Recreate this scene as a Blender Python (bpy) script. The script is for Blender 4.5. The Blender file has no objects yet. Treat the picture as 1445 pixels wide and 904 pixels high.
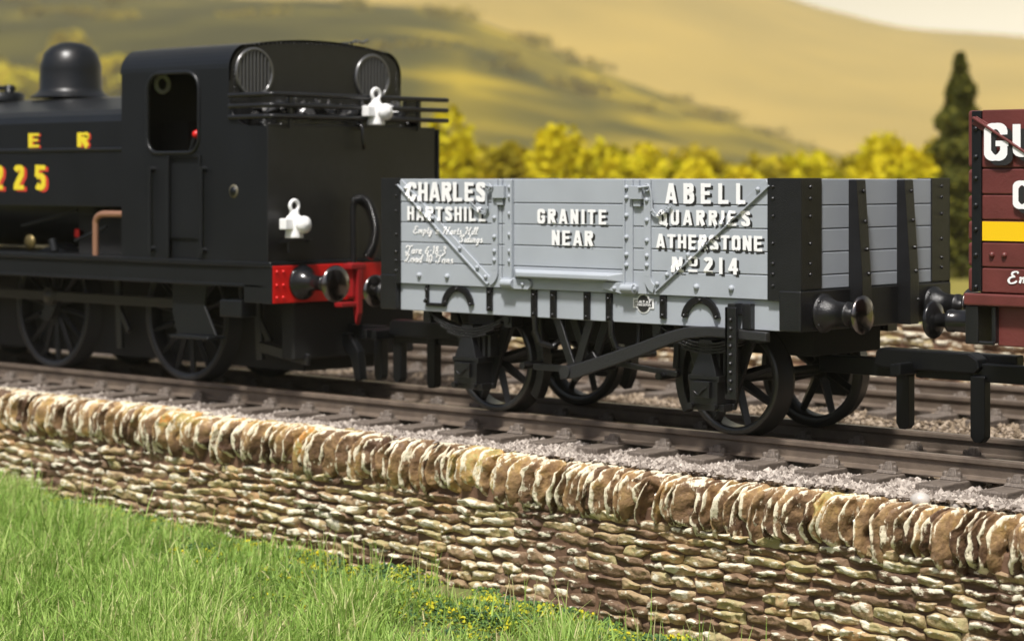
import bpy, bmesh, math, random
import numpy as np
from mathutils import Vector, Matrix, noise
from mathutils.bvhtree import BVHTree
from mathutils.geometry import tessellate_polygon
R = math.radians
scn = bpy.context.scene
COL = scn.collection
random.seed(7)
rng = np.random.default_rng(11)

# ------------------------------------------------------------------ camera
TH = R(42.6)
CAM = Vector((13.189, -16.351, 2.27))
cd = bpy.data.cameras.new('camera')
cam = bpy.data.objects.new('camera', cd); COL.objects.link(cam)
cam.location = CAM; cam.rotation_euler = (R(90), 0, TH)
cd.sensor_width = 36; cd.lens = 77.06; cd.shift_y = -0.1384
cd.clip_start = 0.1; cd.clip_end = 30000
cd.dof.use_dof = True; cd.dof.focus_distance = 17.7; cd.dof.aperture_fstop = 0.92; cd.dof.aperture_blades = 0
scn.camera = cam
# ------------------------------------------------------------------ world, sun, exposure
w = bpy.data.worlds.new('World'); scn.world = w; w.use_nodes = True
nt = w.node_tree; bg = nt.nodes['Background']
sky = nt.nodes.new('ShaderNodeTexSky'); sky.sky_type = 'NISHITA'; sky.sun_disc = False
SUN_EL, SUN_AZ = R(60), R(158)          # azimuth clockwise from +y
sky.sun_elevation = SUN_EL; sky.sun_rotation = SUN_AZ
sky.air_density = 1.0; sky.dust_density = 5.0; sky.ozone_density = 0.6
# pale bright band of sky low over the hills, in the sky itself
tcw = nt.nodes.new('ShaderNodeTexCoord'); sxw = nt.nodes.new('ShaderNodeSeparateXYZ'); nt.links.new(tcw.outputs['Generated'], sxw.inputs[0])
mrw = nt.nodes.new('ShaderNodeMapRange'); mrw.inputs[1].default_value = 0.07; mrw.inputs[2].default_value = 0.17; mrw.inputs[3].default_value = 1; mrw.inputs[4].default_value = 0
nt.links.new(sxw.outputs[2], mrw.inputs[0])
dtw = nt.nodes.new('ShaderNodeVectorMath'); dtw.operation = 'DOT_PRODUCT'; nt.links.new(tcw.outputs['Generated'], dtw.inputs[0]); dtw.inputs[1].default_value = (-0.45, 0.893, 0)
mr2 = nt.nodes.new('ShaderNodeMapRange'); mr2.inputs[1].default_value = 0.8; mr2.inputs[2].default_value = 0.97; nt.links.new(dtw.outputs['Value'], mr2.inputs[0])
muw = nt.nodes.new('ShaderNodeMath'); muw.operation = 'MULTIPLY'; nt.links.new(mrw.outputs[0], muw.inputs[0]); nt.links.new(mr2.outputs[0], muw.inputs[1])
mxw = nt.nodes.new('ShaderNodeMix'); mxw.data_type = 'RGBA'; nt.links.new(muw.outputs[0], mxw.inputs[0]); nt.links.new(sky.outputs[0], mxw.inputs[6]); mxw.inputs[7].default_value = (40.0, 36.5, 31.0, 1)
nt.links.new(mxw.outputs[2], bg.inputs[0]); bg.inputs[1].default_value = 0.07
sd = bpy.data.lights.new('sun', 'SUN'); sun = bpy.data.objects.new('sun', sd); COL.objects.link(sun)
sdir = Vector((math.sin(SUN_AZ)*math.cos(SUN_EL), math.cos(SUN_AZ)*math.cos(SUN_EL), math.sin(SUN_EL)))
sun.rotation_euler = sdir.to_track_quat('Z', 'Y').to_euler()
sd.energy = 3.6; sd.angle = R(6); sd.color = (1.0, 0.975, 0.94)
vs = scn.view_settings
vs.view_transform = 'Standard'; vs.look = 'None'; vs.gamma = 1; vs.exposure = 0.5
scn.cycles.max_bounces = 6

# ------------------------------------------------------------------ materials
def srgb(r, g, b):
    f = lambda c: (c/255/12.92) if c/255 <= 0.04045 else ((c/255+0.055)/1.055)**2.4
    return (f(r), f(g), f(b), 1)
def mat(name, c, rough=0.5, metal=0.0, vary=0.0, vscale=3.0, bump=0.0, bscale=60.0, c2=None, spec=0.5, trans=0.0, stretch=None, thr=None):
    m = bpy.data.materials.new(name); m.use_nodes = True
    t = m.node_tree; p = t.nodes['Principled BSDF']
    p.inputs['Base Color'].default_value = (*c[:3], 1); p.inputs['Roughness'].default_value = rough
    p.inputs['Metallic'].default_value = metal; p.inputs['Specular IOR Level'].default_value = spec
    tc = t.nodes.new('ShaderNodeTexCoord'); mp = t.nodes.new('ShaderNodeMapping')
    t.links.new(tc.outputs['Object'], mp.inputs[0])
    if stretch: mp.inputs['Scale'].default_value = stretch
    if vary or c2:
        n = t.nodes.new('ShaderNodeTexNoise'); n.inputs['Scale'].default_value = vscale; n.inputs['Detail'].default_value = 5
        t.links.new(mp.outputs[0], n.inputs[0])
        cr = t.nodes.new('ShaderNodeValToRGB')
        a, b = thr or (0.3, 0.7)
        cr.color_ramp.elements[0].position = a; cr.color_ramp.elements[1].position = b
        if c2: ca, cb = c, c2
        else: ca = tuple(x*(1-vary) for x in c[:3]); cb = tuple(min(1, x*(1+vary)) for x in c[:3])
        cr.color_ramp.elements[0].color = (*ca[:3], 1); cr.color_ramp.elements[1].color = (*cb[:3], 1)
        t.links.new(n.outputs[0], cr.inputs[0]); t.links.new(cr.outputs[0], p.inputs['Base Color'])
    if bump:
        n2 = t.nodes.new('ShaderNodeTexNoise'); n2.inputs['Scale'].default_value = bscale; n2.inputs['Detail'].default_value = 3
        t.links.new(mp.outputs[0], n2.inputs[0])
        bp = t.nodes.new('ShaderNodeBump'); bp.inputs['Strength'].default_value = bump; bp.inputs['Distance'].default_value = 0.01
        t.links.new(n2.outputs[0], bp.inputs['Height']); t.links.new(bp.outputs[0], p.inputs['Normal'])
    return m
GREY = mat('grey_paint', (0.355, 0.385, 0.42), 0.5, vary=0.05, vscale=2.5, bump=0.12, bscale=90)
BLACK = mat('black_plastic', (0.0075, 0.0075, 0.0085), 0.28, spec=.6, bump=0.45, bscale=110, vary=0.3, vscale=9)
SATIN = mat('satin_black_paint', (0.008, 0.009, 0.0105), 0.33, spec=.4, bump=0.12, bscale=90, vary=0.15, vscale=2)
GLOSS = mat('gloss_black', (0.01, 0.01, 0.011), 0.22)
LEVM = mat('charcoal_lever', (0.02, 0.02, 0.021), .4, bump=.5, bscale=70)
CPL = mat('coupling_black', (0.005, 0.0055, 0.0065), 0.36, spec=.3, bump=0.1, bscale=40)
STEEL = mat('dark_polished_steel', (0.22, 0.2, 0.19), 0.2, metal=1.0, vary=0.25, vscale=8)
RIM = mat('worn_wheel_rim', (0.07, 0.07, 0.068), 0.27, metal=0.75, bump=0.3, bscale=80)
SILVER = mat('bright_steel', (0.5, 0.48, 0.45), 0.25, metal=1.0)
RODM = mat('rod_metal', (0.06, 0.055, 0.05), 0.4, metal=0.6)
WHITE = mat('white_print', (0.86, 0.86, 0.86), 0.5)
LAMPW = mat('white_lamp_paint', (0.85, 0.85, 0.84), 0.4)
SHADOWP = mat('black_print', (0.02, 0.02, 0.02), 0.5)
YEL = mat('yellow_print', (0.75, 0.6, 0.03), 0.5)
YEL2 = mat('yellow_stripe', (0.83, 0.53, 0.004), 0.45)
REDP = mat('red_print', (0.6, 0.05, 0.03), 0.5)
RED = mat('red_bufferbeam', (0.62, 0.012, 0.01), 0.35, bump=0.1, bscale=60)
DRED = mat('dark_red', (0.25, 0.01, 0.012), 0.4)
MAROON = mat('bauxite_paint', (0.125, 0.030, 0.026), 0.42, vary=0.14, vscale=4, bump=0.25, bscale=45)
COPPER = mat('copper', (0.42, 0.22, 0.14), 0.35, metal=0.5)
BRASS = mat('brass', (0.16, 0.12, 0.045), 0.4, metal=0.6)
DULL = mat('dull_brass_oval', (0.09, 0.08, 0.05), 0.5)
RAILM = mat('rusty_rail', srgb(112, 99, 86), 0.5, bump=0.35, bscale=45, c2=srgb(84, 73, 64), vscale=5)
RAILT = mat('rail_head_steel', srgb(140, 122, 112), 0.3, metal=0.6, vary=0.2, vscale=12)
SLEEP = mat('sleeper_plastic', srgb(84, 75, 67), 0.55, bump=0.6, bscale=20, c2=srgb(122, 111, 101), vscale=10, stretch=(6, .8, 3))
BEDM = mat('ballast_base', srgb(84, 72, 62), 0.9, c2=srgb(124, 110, 98), vscale=20)
COAL = mat('coal', (0.01, 0.01, 0.01), 0.25, bump=0.6, bscale=20)
GLASSR = mat('window_glazing', (0.12, 0.12, 0.12), 0.12, spec=1.0)
BARM = mat('window_bar_metal', (0.2, 0.2, 0.2), 0.3, metal=.8)
DARK = mat('cab_interior', (0.006, 0.006, 0.006), 0.8)
WOOD = mat('wagon_floor', (0.12, 0.11, 0.1), 0.7, vary=0.2)

# ------------------------------------------------------------------ mesh helper
class MB:
    def __init__(s): s.v = []; s.f = []; s.sm = []
    def add(s, vs, fs, smooth=False):
        o = len(s.v); s.v += [tuple(v) for v in vs]
        for f in fs: s.f.append([i+o for i in f]); s.sm.append(smooth)
    def box(s, x0, x1, y0, y1, z0, z1):
        s.add([(x0,y0,z0),(x1,y0,z0),(x1,y1,z0),(x0,y1,z0),(x0,y0,z1),(x1,y0,z1),(x1,y1,z1),(x0,y1,z1)],
              [(0,3,2,1),(4,5,6,7),(0,1,5,4),(1,2,6,5),(2,3,7,6),(3,0,4,7)]); return s
    def frus(s, x0, x1, y0, y1, z0, z1, tx=0, ty=0):   # box tapering at the top
        s.add([(x0,y0,z0),(x1,y0,z0),(x1,y1,z0),(x0,y1,z0),(x0+tx,y0+ty,z1),(x1-tx,y0+ty,z1),(x1-tx,y1-ty,z1),(x0+tx,y1-ty,z1)],
              [(0,3,2,1),(4,5,6,7),(0,1,5,4),(1,2,6,5),(2,3,7,6),(3,0,4,7)]); return s
    def prism(s, pts, a0, a1, axis='y', holes=()):
        """polygon extruded along axis; pts are (x,z) for y, (y,z) for x, (x,y) for z"""
        loops = [list(pts)] + [list(h) for h in holes]
        flat = [p for l in loops for p in l]
        tris = tessellate_polygon([[Vector((p[0], p[1], 0)) for p in l] for l in loops])
        def P(p, a): return {'y': (p[0], a, p[1]), 'x': (a, p[0], p[1]), 'z': (p[0], p[1], a)}[axis]
        n = len(flat)
        vs = [P(p, a0) for p in flat] + [P(p, a1) for p in flat]
        fs = [tuple(t) for t in tris] + [tuple(i+n for i in reversed(t)) for t in tris]
        o = 0
        for l in loops:
            m = len(l)
            for i in range(m):
                j = (i+1) % m; fs.append((o+i, o+j, o+j+n, o+i+n))
            o += m
        s.add(vs, fs); return s
    def tube(s, pts, r, n=10, cap=True, smooth=True, rs=None, sx=1.0):
        pts = [Vector(p) for p in pts]; rings = []
        up = None
        for i, p in enumerate(pts):
            t = (pts[min(i+1, len(pts)-1)] - pts[max(i-1, 0)]).normalized()
            if up is None: up = Vector((0,0,1)) if abs(t.z) < .9 else Vector((0,1,0))
            a = t.cross(up).normalized(); b = a.cross(t).normalized(); up = b
            rr = rs[i] if rs else r
            rings.append([p + a*math.cos(2*math.pi*k/n)*rr*sx + b*math.sin(2*math.pi*k/n)*rr for k in range(n)])
        vs = [v for r_ in rings for v in r_]; fs = []
        for i in range(len(pts)-1):
            for k in range(n):
                k2 = (k+1) % n; fs.append((i*n+k, i*n+k2, (i+1)*n+k2, (i+1)*n+k))
        s.add(vs, fs, smooth)
        if cap:
            s.add(rings[0], [tuple(range(n-1, -1, -1))]); s.add(rings[-1], [tuple(range(n))])
        return s
    def lathe(s, prof, c, axis='y', n=32, smooth=True, a0=0.0, a1=2*math.pi):
        """prof: list of (radius, along). revolve round axis through c"""
        full = abs(a1-a0-2*math.pi) < 1e-6; m = n if full else n+1
        vs = []
        for r_, a in prof:
            for k in range(m):
                t = a0+(a1-a0)*k/n; u, v = r_*math.cos(t), r_*math.sin(t)
                vs.append({'y': (c[0]+u, c[1]+a, c[2]+v), 'x': (c[0]+a, c[1]+u, c[2]+v), 'z': (c[0]+u, c[1]+v, c[2]+a)}[axis])
        fs = []
        for i in range(len(prof)-1):
            for k in range(n):
                k2 = (k+1) % m; fs.append((i*m+k, i*m+k2, (i+1)*m+k2, (i+1)*m+k))
        s.add(vs, fs, smooth); return s
    def dome(s, c, r, axis, h=None, n=8):     # rivet: a low dome looking along axis ('-y','+x','+z')
        h = h or r*.7; sg = -1 if axis[0] == '-' else 1
        s.lathe([(r, 0), (r*.92, sg*h*.5), (r*.55, sg*h*.9), (0.0001, sg*h)], c, axis[1], n); return s
    def torus(s, c, R0, r, axis='y', n=24, m=8, a0=0, a1=2*math.pi):
        pts = []
        for k in range(n+1):
            t = a0+(a1-a0)*k/n; u, v = R0*math.cos(t), R0*math.sin(t)
            pts.append({'y': (c[0]+u, c[1], c[2]+v), 'x': (c[0], c[1]+u, c[2]+v), 'z': (c[0]+u, c[1]+v, c[2])}[axis])
        return s.tube(pts, r, m)
    def bar(s, a, b, wd, th, up=(0,1,0)):      # flat bar from a to b, th along up, wd across
        a, b, up = Vector(a), Vector(b), Vector(up); t = (b-a).normalized(); c = t.cross(up).normalized()
        c *= wd/2; u = up*th/2
        q = [a-c-u, a+c-u, a+c+u, a-c+u, b-c-u, b+c-u, b+c+u, b-c+u]
        s.add(q, [(0,1,2,3),(7,6,5,4),(0,4,5,1),(1,5,6,2),(2,6,7,3),(3,7,4,0)]); return s
    def build(s, name, m, parent=None, bevel=0.0, seg=2, recalc=True):
        me = bpy.data.meshes.new(name); me.from_pydata(s.v, [], s.f)
        me.polygons.foreach_set('use_smooth', s.sm)
        me.materials.append(m); me.update()
        if recalc:
            b = bmesh.new(); b.from_mesh(me); bmesh.ops.recalc_face_normals(b, faces=b.faces); b.to_mesh(me); b.free()
        o = bpy.data.objects.new(name, me); COL.objects.link(o); o.parent = parent
        if bevel:
            md = o.modifiers.new('bevel', 'BEVEL'); md.width = bevel; md.segments = seg; md.limit_method = 'ANGLE'; md.angle_limit = R(40)
            md.harden_normals = False
        return o
def thing(name, label, cat, loc=(0,0,0), group=None):
    o = bpy.data.objects.new(name, None); COL.objects.link(o); o.location = loc
    o.empty_display_size = .2
    o['label'] = label; o['category'] = cat
    if group: o['group'] = group
    return o
def rel(root, o):     # parts are built in world coordinates; keep them there under a moved empty
    return o
def copytree(o, parent=None):
    c = o.copy(); COL.objects.link(c); c.parent = parent
    for ch in [x for x in bpy.data.objects if x.parent == o]: copytree(ch, c)
    return c
def smoothpts(pts, n=6, closed=False):
    out = []; P = [Vector(p) for p in pts]; L = len(P)
    for i in range(L-1):
        p0, p1, p2, p3 = P[max(i-1,0)], P[i], P[i+1], P[min(i+2, L-1)]
        for k in range(n):
            t = k/n
            out.append(0.5*((2*p1)+(-p0+p2)*t+(2*p0-5*p1+4*p2-p3)*t*t+(-p0+3*p1-3*p2+p3)*t**3))
    out.append(P[-1]); return out
def arc(cx, cz, r, d0, d1, n=8):
    return [(cx+r*math.cos(R(d0+(d1-d0)*k/n)), cz+r*math.sin(R(d0+(d1-d0)*k/n))) for k in range(n+1)]

# ------------------------------------------------------------------ lettering
TW = .205      # stroke thickness, in letter heights
def _arcp(cx, cy, rx, ry, d0, d1, n=10): return [(cx+rx*math.cos(R(d0+(d1-d0)*k/n)), cy+ry*math.sin(R(d0+(d1-d0)*k/n))) for k in range(n+1)]
def glyph(c):
    """strokes as centre lines in a cell one high; returns (width, strokes)"""
    t = TW/2; w_ = .56; L, Rt, B, T_ = t, w_-t, t, 1-t; cx = w_/2; rx = (Rt-L)/2; M = .5
    V = lambda x: [(x, 0), (x, 1)]
    Hh = lambda y, a=0, b=w_: [(a, y), (b, y)]
    G = {'H': [V(L), V(Rt), Hh(M, L, Rt)], 'L': [V(L), Hh(B, 0, w_-.04)], 'E': [V(L), Hh(B, 0, w_-.04), Hh(T_, 0, w_-.04), Hh(.52, 0, w_-.09)],
         'T': [V(cx), Hh(T_, 0, w_)], 'I': [V(t)], 'U': [[(L, 1)]+_arcp(cx, rx+t, rx, rx, 180, 360)+[(Rt, 1)]],
         'O': [_arcp(cx, 1-t-rx, rx, rx, 0, 180)+_arcp(cx, t+rx, rx, rx, 180, 360)+[(Rt, 1-t-rx)]],
         'C': [[(Rt, .66)]+_arcp(cx, 1-t-rx, rx, rx, 10, 180)+_arcp(cx, t+rx, rx, rx, 180, 350)+[(Rt, .34)]],
         'G': [[(Rt, .68)]+_arcp(cx, 1-t-rx, rx, rx, 10, 180)+_arcp(cx, t+rx, rx, rx, 180, 360)+[(Rt, .5)], Hh(.46, cx, w_)],
         'S': [[(Rt, .72)]+_arcp(cx, 1-t-rx*.92, rx, rx*.92, 15, 200)+[(cx-.05, .56), (cx+.07, .46)]+_arcp(cx, t+rx*.95, rx, rx*.95, 20, -180)+[(L, .3)]],
         'R': [V(L), [(L, T_)]+_arcp(cx+.02, .745, rx-.02, .255-t, 90, -90)+[(L, .49)], [(cx, .52), (Rt+.02, 0)]],
         'B': [V(L), [(L, T_)]+_arcp(cx, .755, rx-.02, .245-t, 90, -90)+[(L, .51)], [(L, .51)]+_arcp(cx, .3075, rx, .205, 90, -90)+[(L, B)]],
         'Q': [_arcp(cx, 1-t-rx, rx, rx, 0, 180)+_arcp(cx, t+rx, rx, rx, 180, 360)+[(Rt, 1-t-rx)], [(cx+.02, .2), (w_+.02, -.06)]],
         'A': [[(t*.9, 0), (.31-.02, 1)], [(.62-t*.9, 0), (.31+.02, 1)], [(.14, .27), (.48, .27)]],
         'N': [V(L), V(Rt), [(L, .98), (Rt, .02)]], '1': [V(cx*.6)], '4': [V(Rt-.06), Hh(.3, 0, w_+.02), [(Rt-.1, .97), (.07, .27)]],
         '2': [_arcp(cx, 1-t-rx, rx, rx, 165, -20)+[(cx-.03, .36), (L, B+.02)], Hh(B, 0, w_)],
         '5': [[(L+.02, 1), (L-.01, .52)], Hh(T_, .02, w_-.02), [(L-.02, .53)]+_arcp(cx-.02, .335, rx+.02, .235, 100, -150)]}
    wd = {'A': .62, 'I': TW, '1': .3}.get(c, w_)
    return wd, G[c]
def word_bm(s, box, weight=0.03, shear=0.0, gap=1.0):
    """the word in block capitals, lying in (x,z), fitted to box=(x0,z0,x1,z1)"""
    Hh = box[3]-box[1]; ws = [glyph(c)[0] for c in s]; nat = sum(ws)*Hh; W = box[2]-box[0]
    if len(s) == 1: kx, gp = W/nat, 0
    else:
        kx = 1.17 if gap > 1.1 else min(1.25, W/(nat+.085*Hh*(len(s)-1))); gp = (W-nat*kx)/(len(s)-1)
    b = bmesh.new(); x = box[0]; lay = 0
    for c, wc in zip(s, ws):
        for st in glyph(c)[1]:
            lay += 1; P = [Vector((x+p[0]*Hh*kx, 0, box[1]+p[1]*Hh)) for p in st]; hw = TW/2*Hh*(.75 if weight == .05 else 1); vs = []
            for i, p in enumerate(P):
                a, c_ = P[max(i-1, 0)], P[min(i+1, len(P)-1)]
                t = (c_-a).normalized(); n = Vector((-t.z, 0, t.x))
                k = hw*(kx*abs(t.z)+.9*abs(t.x)+.0) if True else hw
                yy = -.0004*(lay % 6)
                if len(P) == 2 and c in 'AN4' and abs(t.x) > .1:     # slanted strokes end flat
                    hx = hw*kx/max(.3, abs(t.z))*.95 if abs(t.z) > .35 else 0
                    if hx: vs += [b.verts.new((p.x-hx, yy, p.z)), b.verts.new((p.x+hx, yy, p.z))]; continue
                vs += [b.verts.new(p+n*k+Vector((0, yy, 0))), b.verts.new(p-n*k+Vector((0, yy, 0)))]
            for i in range(0, len(vs)-2, 2): b.faces.new((vs[i], vs[i+1], vs[i+3], vs[i+2]))
        x += wc*Hh*kx+gp
    return b
def text_bm(s, box, weight=.02):
    cu = bpy.data.curves.new('word', 'FONT'); cu.body = s; cu.offset = weight
    o = bpy.data.objects.new('word', cu); COL.objects.link(o); bpy.context.view_layer.update()
    me = bpy.data.meshes.new_from_object(o.evaluated_get(bpy.context.evaluated_depsgraph_get()))
    b = bmesh.new(); b.from_mesh(me); bpy.data.objects.remove(o); bpy.data.curves.remove(cu); bpy.data.meshes.remove(me)
    xs = [v.co.x for v in b.verts]; ys = [v.co.y for v in b.verts]; x0, x1, y0, y1 = min(xs), max(xs), min(ys), max(ys)
    for v in b.verts: v.co = Vector((box[0]+(v.co.x-x0)/(x1-x0)*(box[2]-box[0]), 0, box[1]+(v.co.y-y0)/(y1-y0)*(box[3]-box[1])))
    return b
def slice_bm(b, step):
    xs = [v.co.x for v in b.verts]; zs = [v.co.z for v in b.verts]
    for ax, lo, hi in ((0, min(xs), max(xs)), (2, min(zs), max(zs))):
        p = lo+step
        while p < hi:
            co = Vector((0,0,0)); co[ax] = p; no = Vector((0,0,0)); no[ax] = 1
            bmesh.ops.bisect_plane(b, geom=b.verts[:]+b.edges[:]+b.faces[:], plane_co=co, plane_no=no)
            p += step
def project(b, bvh, y, off, dx=0, dz=0, ystart=-3.0):
    for v in b.verts:
        v.co.x += dx; v.co.z += dz
        yy = y
        if bvh:
            h = bvh.ray_cast(Vector((v.co.x, ystart, v.co.z)), Vector((0,1,0)), 3)
            if h[0] is not None: yy = min(h[0].y, y+.012)
        v.co.y = yy-off+v.co.y
def bm_obj(b, name, m, parent):
    me = bpy.data.meshes.new(name); b.to_mesh(me); b.free(); me.materials.append(m)
    o = bpy.data.objects.new(name, me); COL.objects.link(o); o.parent = parent; return o
def lettering(words, parent, bvh, y, m=WHITE, sm=SHADOWP, sdx=0.022, sdz=-0.02, step=0.02, off=0.006, shadow=True, ystart=-3.0, name='lettering', plain=False):
    """words: (text, box, weight, shear, gap). One mesh of white letters and its black drop shade"""
    for s, box, wt, sh, gp in words:
        for k, dx, dz, o in ((0, 0, 0, off), (1, sdx, sdz, off*.5-.0015)):
            if k and not shadow: continue
            b = text_bm(s, box) if plain else word_bm(s, box, wt, sh, gp)
            if bvh: slice_bm(b, step)
            project(b, bvh, y, o, dx, dz, ystart)
            bm_obj(b, 'letter_shade' if k else name, sm if k else m, parent)
# a small hand-drawn script: strokes on x 0..w, z 0..1 (x height 0.5)
SC = {
 'T': (.75, [[(.05,.62),(.0,.8),(.15,.98),(.4,.9),(.7,.95),(.85,1.05)], [(.5,.93),(.45,.5),(.35,.12),(.15,.0),(.02,.12),(.12,.25)]]),
 'L': (.7, [[(.15,.75),(.05,.85),(.2,1.0),(.42,.95),(.38,.7),(.25,.3),(.1,.02),(.0,.1),(.15,.16),(.4,.0),(.65,.1)]]),
 'E': (.65, [[(.58,.85),(.45,1.0),(.22,.92),(.2,.7),(.38,.56),(.15,.5),(.03,.25),(.18,.0),(.42,.04),(.58,.2)]]),
 'H': (.9, [[(.02,.75),(.08,.92),(.25,.95),(.22,.5),(.1,.05),(.0,.1)], [(.75,1.02),(.65,.6),(.55,.05),(.72,.02)], [(.15,.5),(.4,.56),(.68,.5)]]),
 'S': (.7, [[(.05,.6),(.12,.8),(.5,1.0),(.62,.85),(.4,.72),(.35,.5),(.5,.25),(.35,.02),(.12,.04),(.08,.2)]]),
 'a': (.46, [[(.38,.42),(.22,.5),(.05,.3),(.08,.04),(.24,.04),(.36,.4)], [(.38,.48),(.34,.06),(.48,.06)]]),
 'r': (.38, [[(.0,.35),(.12,.5),(.12,.02)], [(.12,.3),(.25,.5),(.38,.44)]]),
 'e': (.4, [[(.05,.22),(.32,.34),(.26,.5),(.08,.42),(.06,.12),(.2,.0),(.4,.12)]]),
 'o': (.45, [[(.22,.5),(.05,.34),(.08,.04),(.28,.02),(.38,.26),(.26,.49),(.45,.44)]]),
 'd': (.48, [[(.34,.4),(.2,.5),(.05,.3),(.08,.03),(.24,.04),(.36,.4)], [(.44,1.0),(.36,.4),(.34,.05),(.48,.06)]]),
 'n': (.5, [[(.02,.4),(.1,.5),(.08,.02)], [(.1,.32),(.28,.5),(.36,.4),(.34,.04),(.5,.06)]]),
 's': (.38, [[(.3,.46),(.18,.52),(.12,.38),(.28,.2),(.2,.0),(.02,.08)]]),
 'm': (.72, [[(.02,.4),(.1,.5),(.08,.02)], [(.1,.32),(.26,.5),(.34,.4),(.32,.02)], [(.34,.32),(.5,.5),(.58,.4),(.56,.04),(.72,.06)]]),
 'p': (.48, [[(.04,.42),(.12,.5),(.06,-.38)], [(.1,.36),(.28,.5),(.4,.32),(.32,.04),(.12,.06)]]),
 't': (.32, [[(.2,.85),(.14,.3),(.16,.02),(.32,.08)], [(.02,.55),(.3,.56)]]),
 'y': (.45, [[(.02,.44),(.1,.48),(.1,.1),(.24,.04),(.36,.46)], [(.38,.48),(.3,-.1),(.16,-.38),(.02,-.25),(.36,.04)]]),
 'i': (.22, [[(.04,.4),(.1,.48),(.08,.04),(.22,.06)], [(.14,.68),(.15,.73)]]),
 'l': (.26, [[(.04,.3),(.2,.8),(.16,1.0),(.08,.8),(.08,.1),(.26,.06)]]),
 'g': (.46, [[(.36,.42),(.22,.5),(.05,.3),(.08,.06),(.24,.06),(.36,.4)], [(.38,.48),(.3,-.1),(.16,-.38),(.02,-.25),(.4,.06)]]),
 '6': (.5, [[(.4,.95),(.15,.6),(.05,.25),(.2,.0),(.4,.15),(.36,.42),(.1,.4)]]),
 '8': (.5, [[(.36,.85),(.22,1.0),(.08,.82),(.2,.55),(.38,.28),(.24,.0),(.05,.2),(.18,.48),(.36,.85)]]),
 '3': (.48, [[(.05,.85),(.22,1.0),(.38,.82),(.18,.55),(.38,.3),(.2,.0),(.02,.12)]]),
 '1': (.3, [[(.04,.8),(.18,1.0),(.14,.0)]]),
 '0': (.5, [[(.22,1.0),(.06,.75),(.08,.2),(.22,.0),(.38,.25),(.38,.8),(.22,1.0)]]),
 '-': (.34, [[(.04,.42),(.28,.45)]]), ' ': (.35, [])}
def script_text(lines, parent, bvh, y, m=WHITE):
    """lines: (text, x0, z0, width, height)"""
    mb = MB(); lay = 0
    for s, x0, z0, wd, ht in lines:
        tot = sum(SC[c][0]+.06 for c in s); sx = wd/tot; cx = 0
        for c in s:
            for st in SC[c][1]:
                pts = smoothpts([(cx+p[0], 0, p[1]) for p in st], 5); lay += 1
                P = [Vector((x0+(p.x)*sx+.22*p.z*ht, 0, z0+p.z*ht)) for p in pts]
                vs = []
                for i, p in enumerate(P):
                    t = (P[min(i+1,len(P)-1)]-P[max(i-1,0)]).normalized()
                    nrm = Vector((-t.z, 0, t.x)); hw = ht*(.06+.05*abs(t.z))
                    yy = y
                    h = bvh.ray_cast(Vector((p.x, -3, p.z)), Vector((0,1,0)), 3)
                    if h[0] is not None: yy = min(h[0].y, y+.012)
                    yy -= .006+.0004*(i % 7)+.0002*(lay % 3)
                    vs += [(p.x-nrm.x*hw, yy, p.z-nrm.z*hw), (p.x+nrm.x*hw, yy, p.z+nrm.z*hw)]
                mb.add(vs, [(2*i, 2*i+1, 2*i+3, 2*i+2) for i in range(len(P)-1)])
            cx += SC[c][0]+.06
    return mb.build('script_lettering', m, parent, recalc=False)
def bvh_of(objs):
    vs, fs = [], []
    for o in objs:
        n = len(vs); vs += [v.co.copy() for v in o.data.vertices]; fs += [[i+n for i in p.vertices] for p in o.data.polygons]
    return BVHTree.FromPolygons(vs, fs)

# ================================================================== LARGE STRUCTURE
def fast_mesh(name, verts, faces, m, smooth=False, parent=None, attrs=None):
    """verts (N,3) array, faces (M,k) array of equal sized faces"""
    verts = np.asarray(verts, dtype=np.float32); faces = np.asarray(faces, dtype=np.int32)
    k = faces.shape[1]; me = bpy.data.meshes.new(name)
    me.vertices.add(len(verts)); me.vertices.foreach_set('co', verts.ravel())
    me.loops.add(faces.size); me.loops.foreach_set('vertex_index', faces.ravel())
    me.polygons.add(len(faces)); me.polygons.foreach_set('loop_start', np.arange(0, faces.size, k, dtype=np.int32))
    me.polygons.foreach_set('use_smooth', np.full(len(faces), smooth))
    for an, arr in (attrs or {}).items():
        a = me.attributes.new(an, 'FLOAT', 'POINT'); a.data.foreach_set('value', np.asarray(arr, dtype=np.float32))
    me.update(); me.validate(); me.materials.append(m)
    o = bpy.data.objects.new(name, me); COL.objects.link(o); o.parent = parent; return o
def nz(x, y, z=0.0): return noise.noise(Vector((x, y, z)))
def grid(name, xs, ys, hf, m, kind='structure', smooth=True):
    X, Y = np.meshgrid(xs, ys, indexing='ij'); Z = np.array([[hf(x, y) for y in ys] for x in xs])
    V = np.stack([X, Y, Z], -1).reshape(-1, 3); a, b = len(xs), len(ys)
    I = np.arange(a*b).reshape(a, b)
    F = np.stack([I[:-1,:-1], I[1:,:-1], I[1:,1:], I[:-1,1:]], -1).reshape(-1, 4)
    o = fast_mesh(name, V, F, m, smooth); o['kind'] = kind; return o
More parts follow.
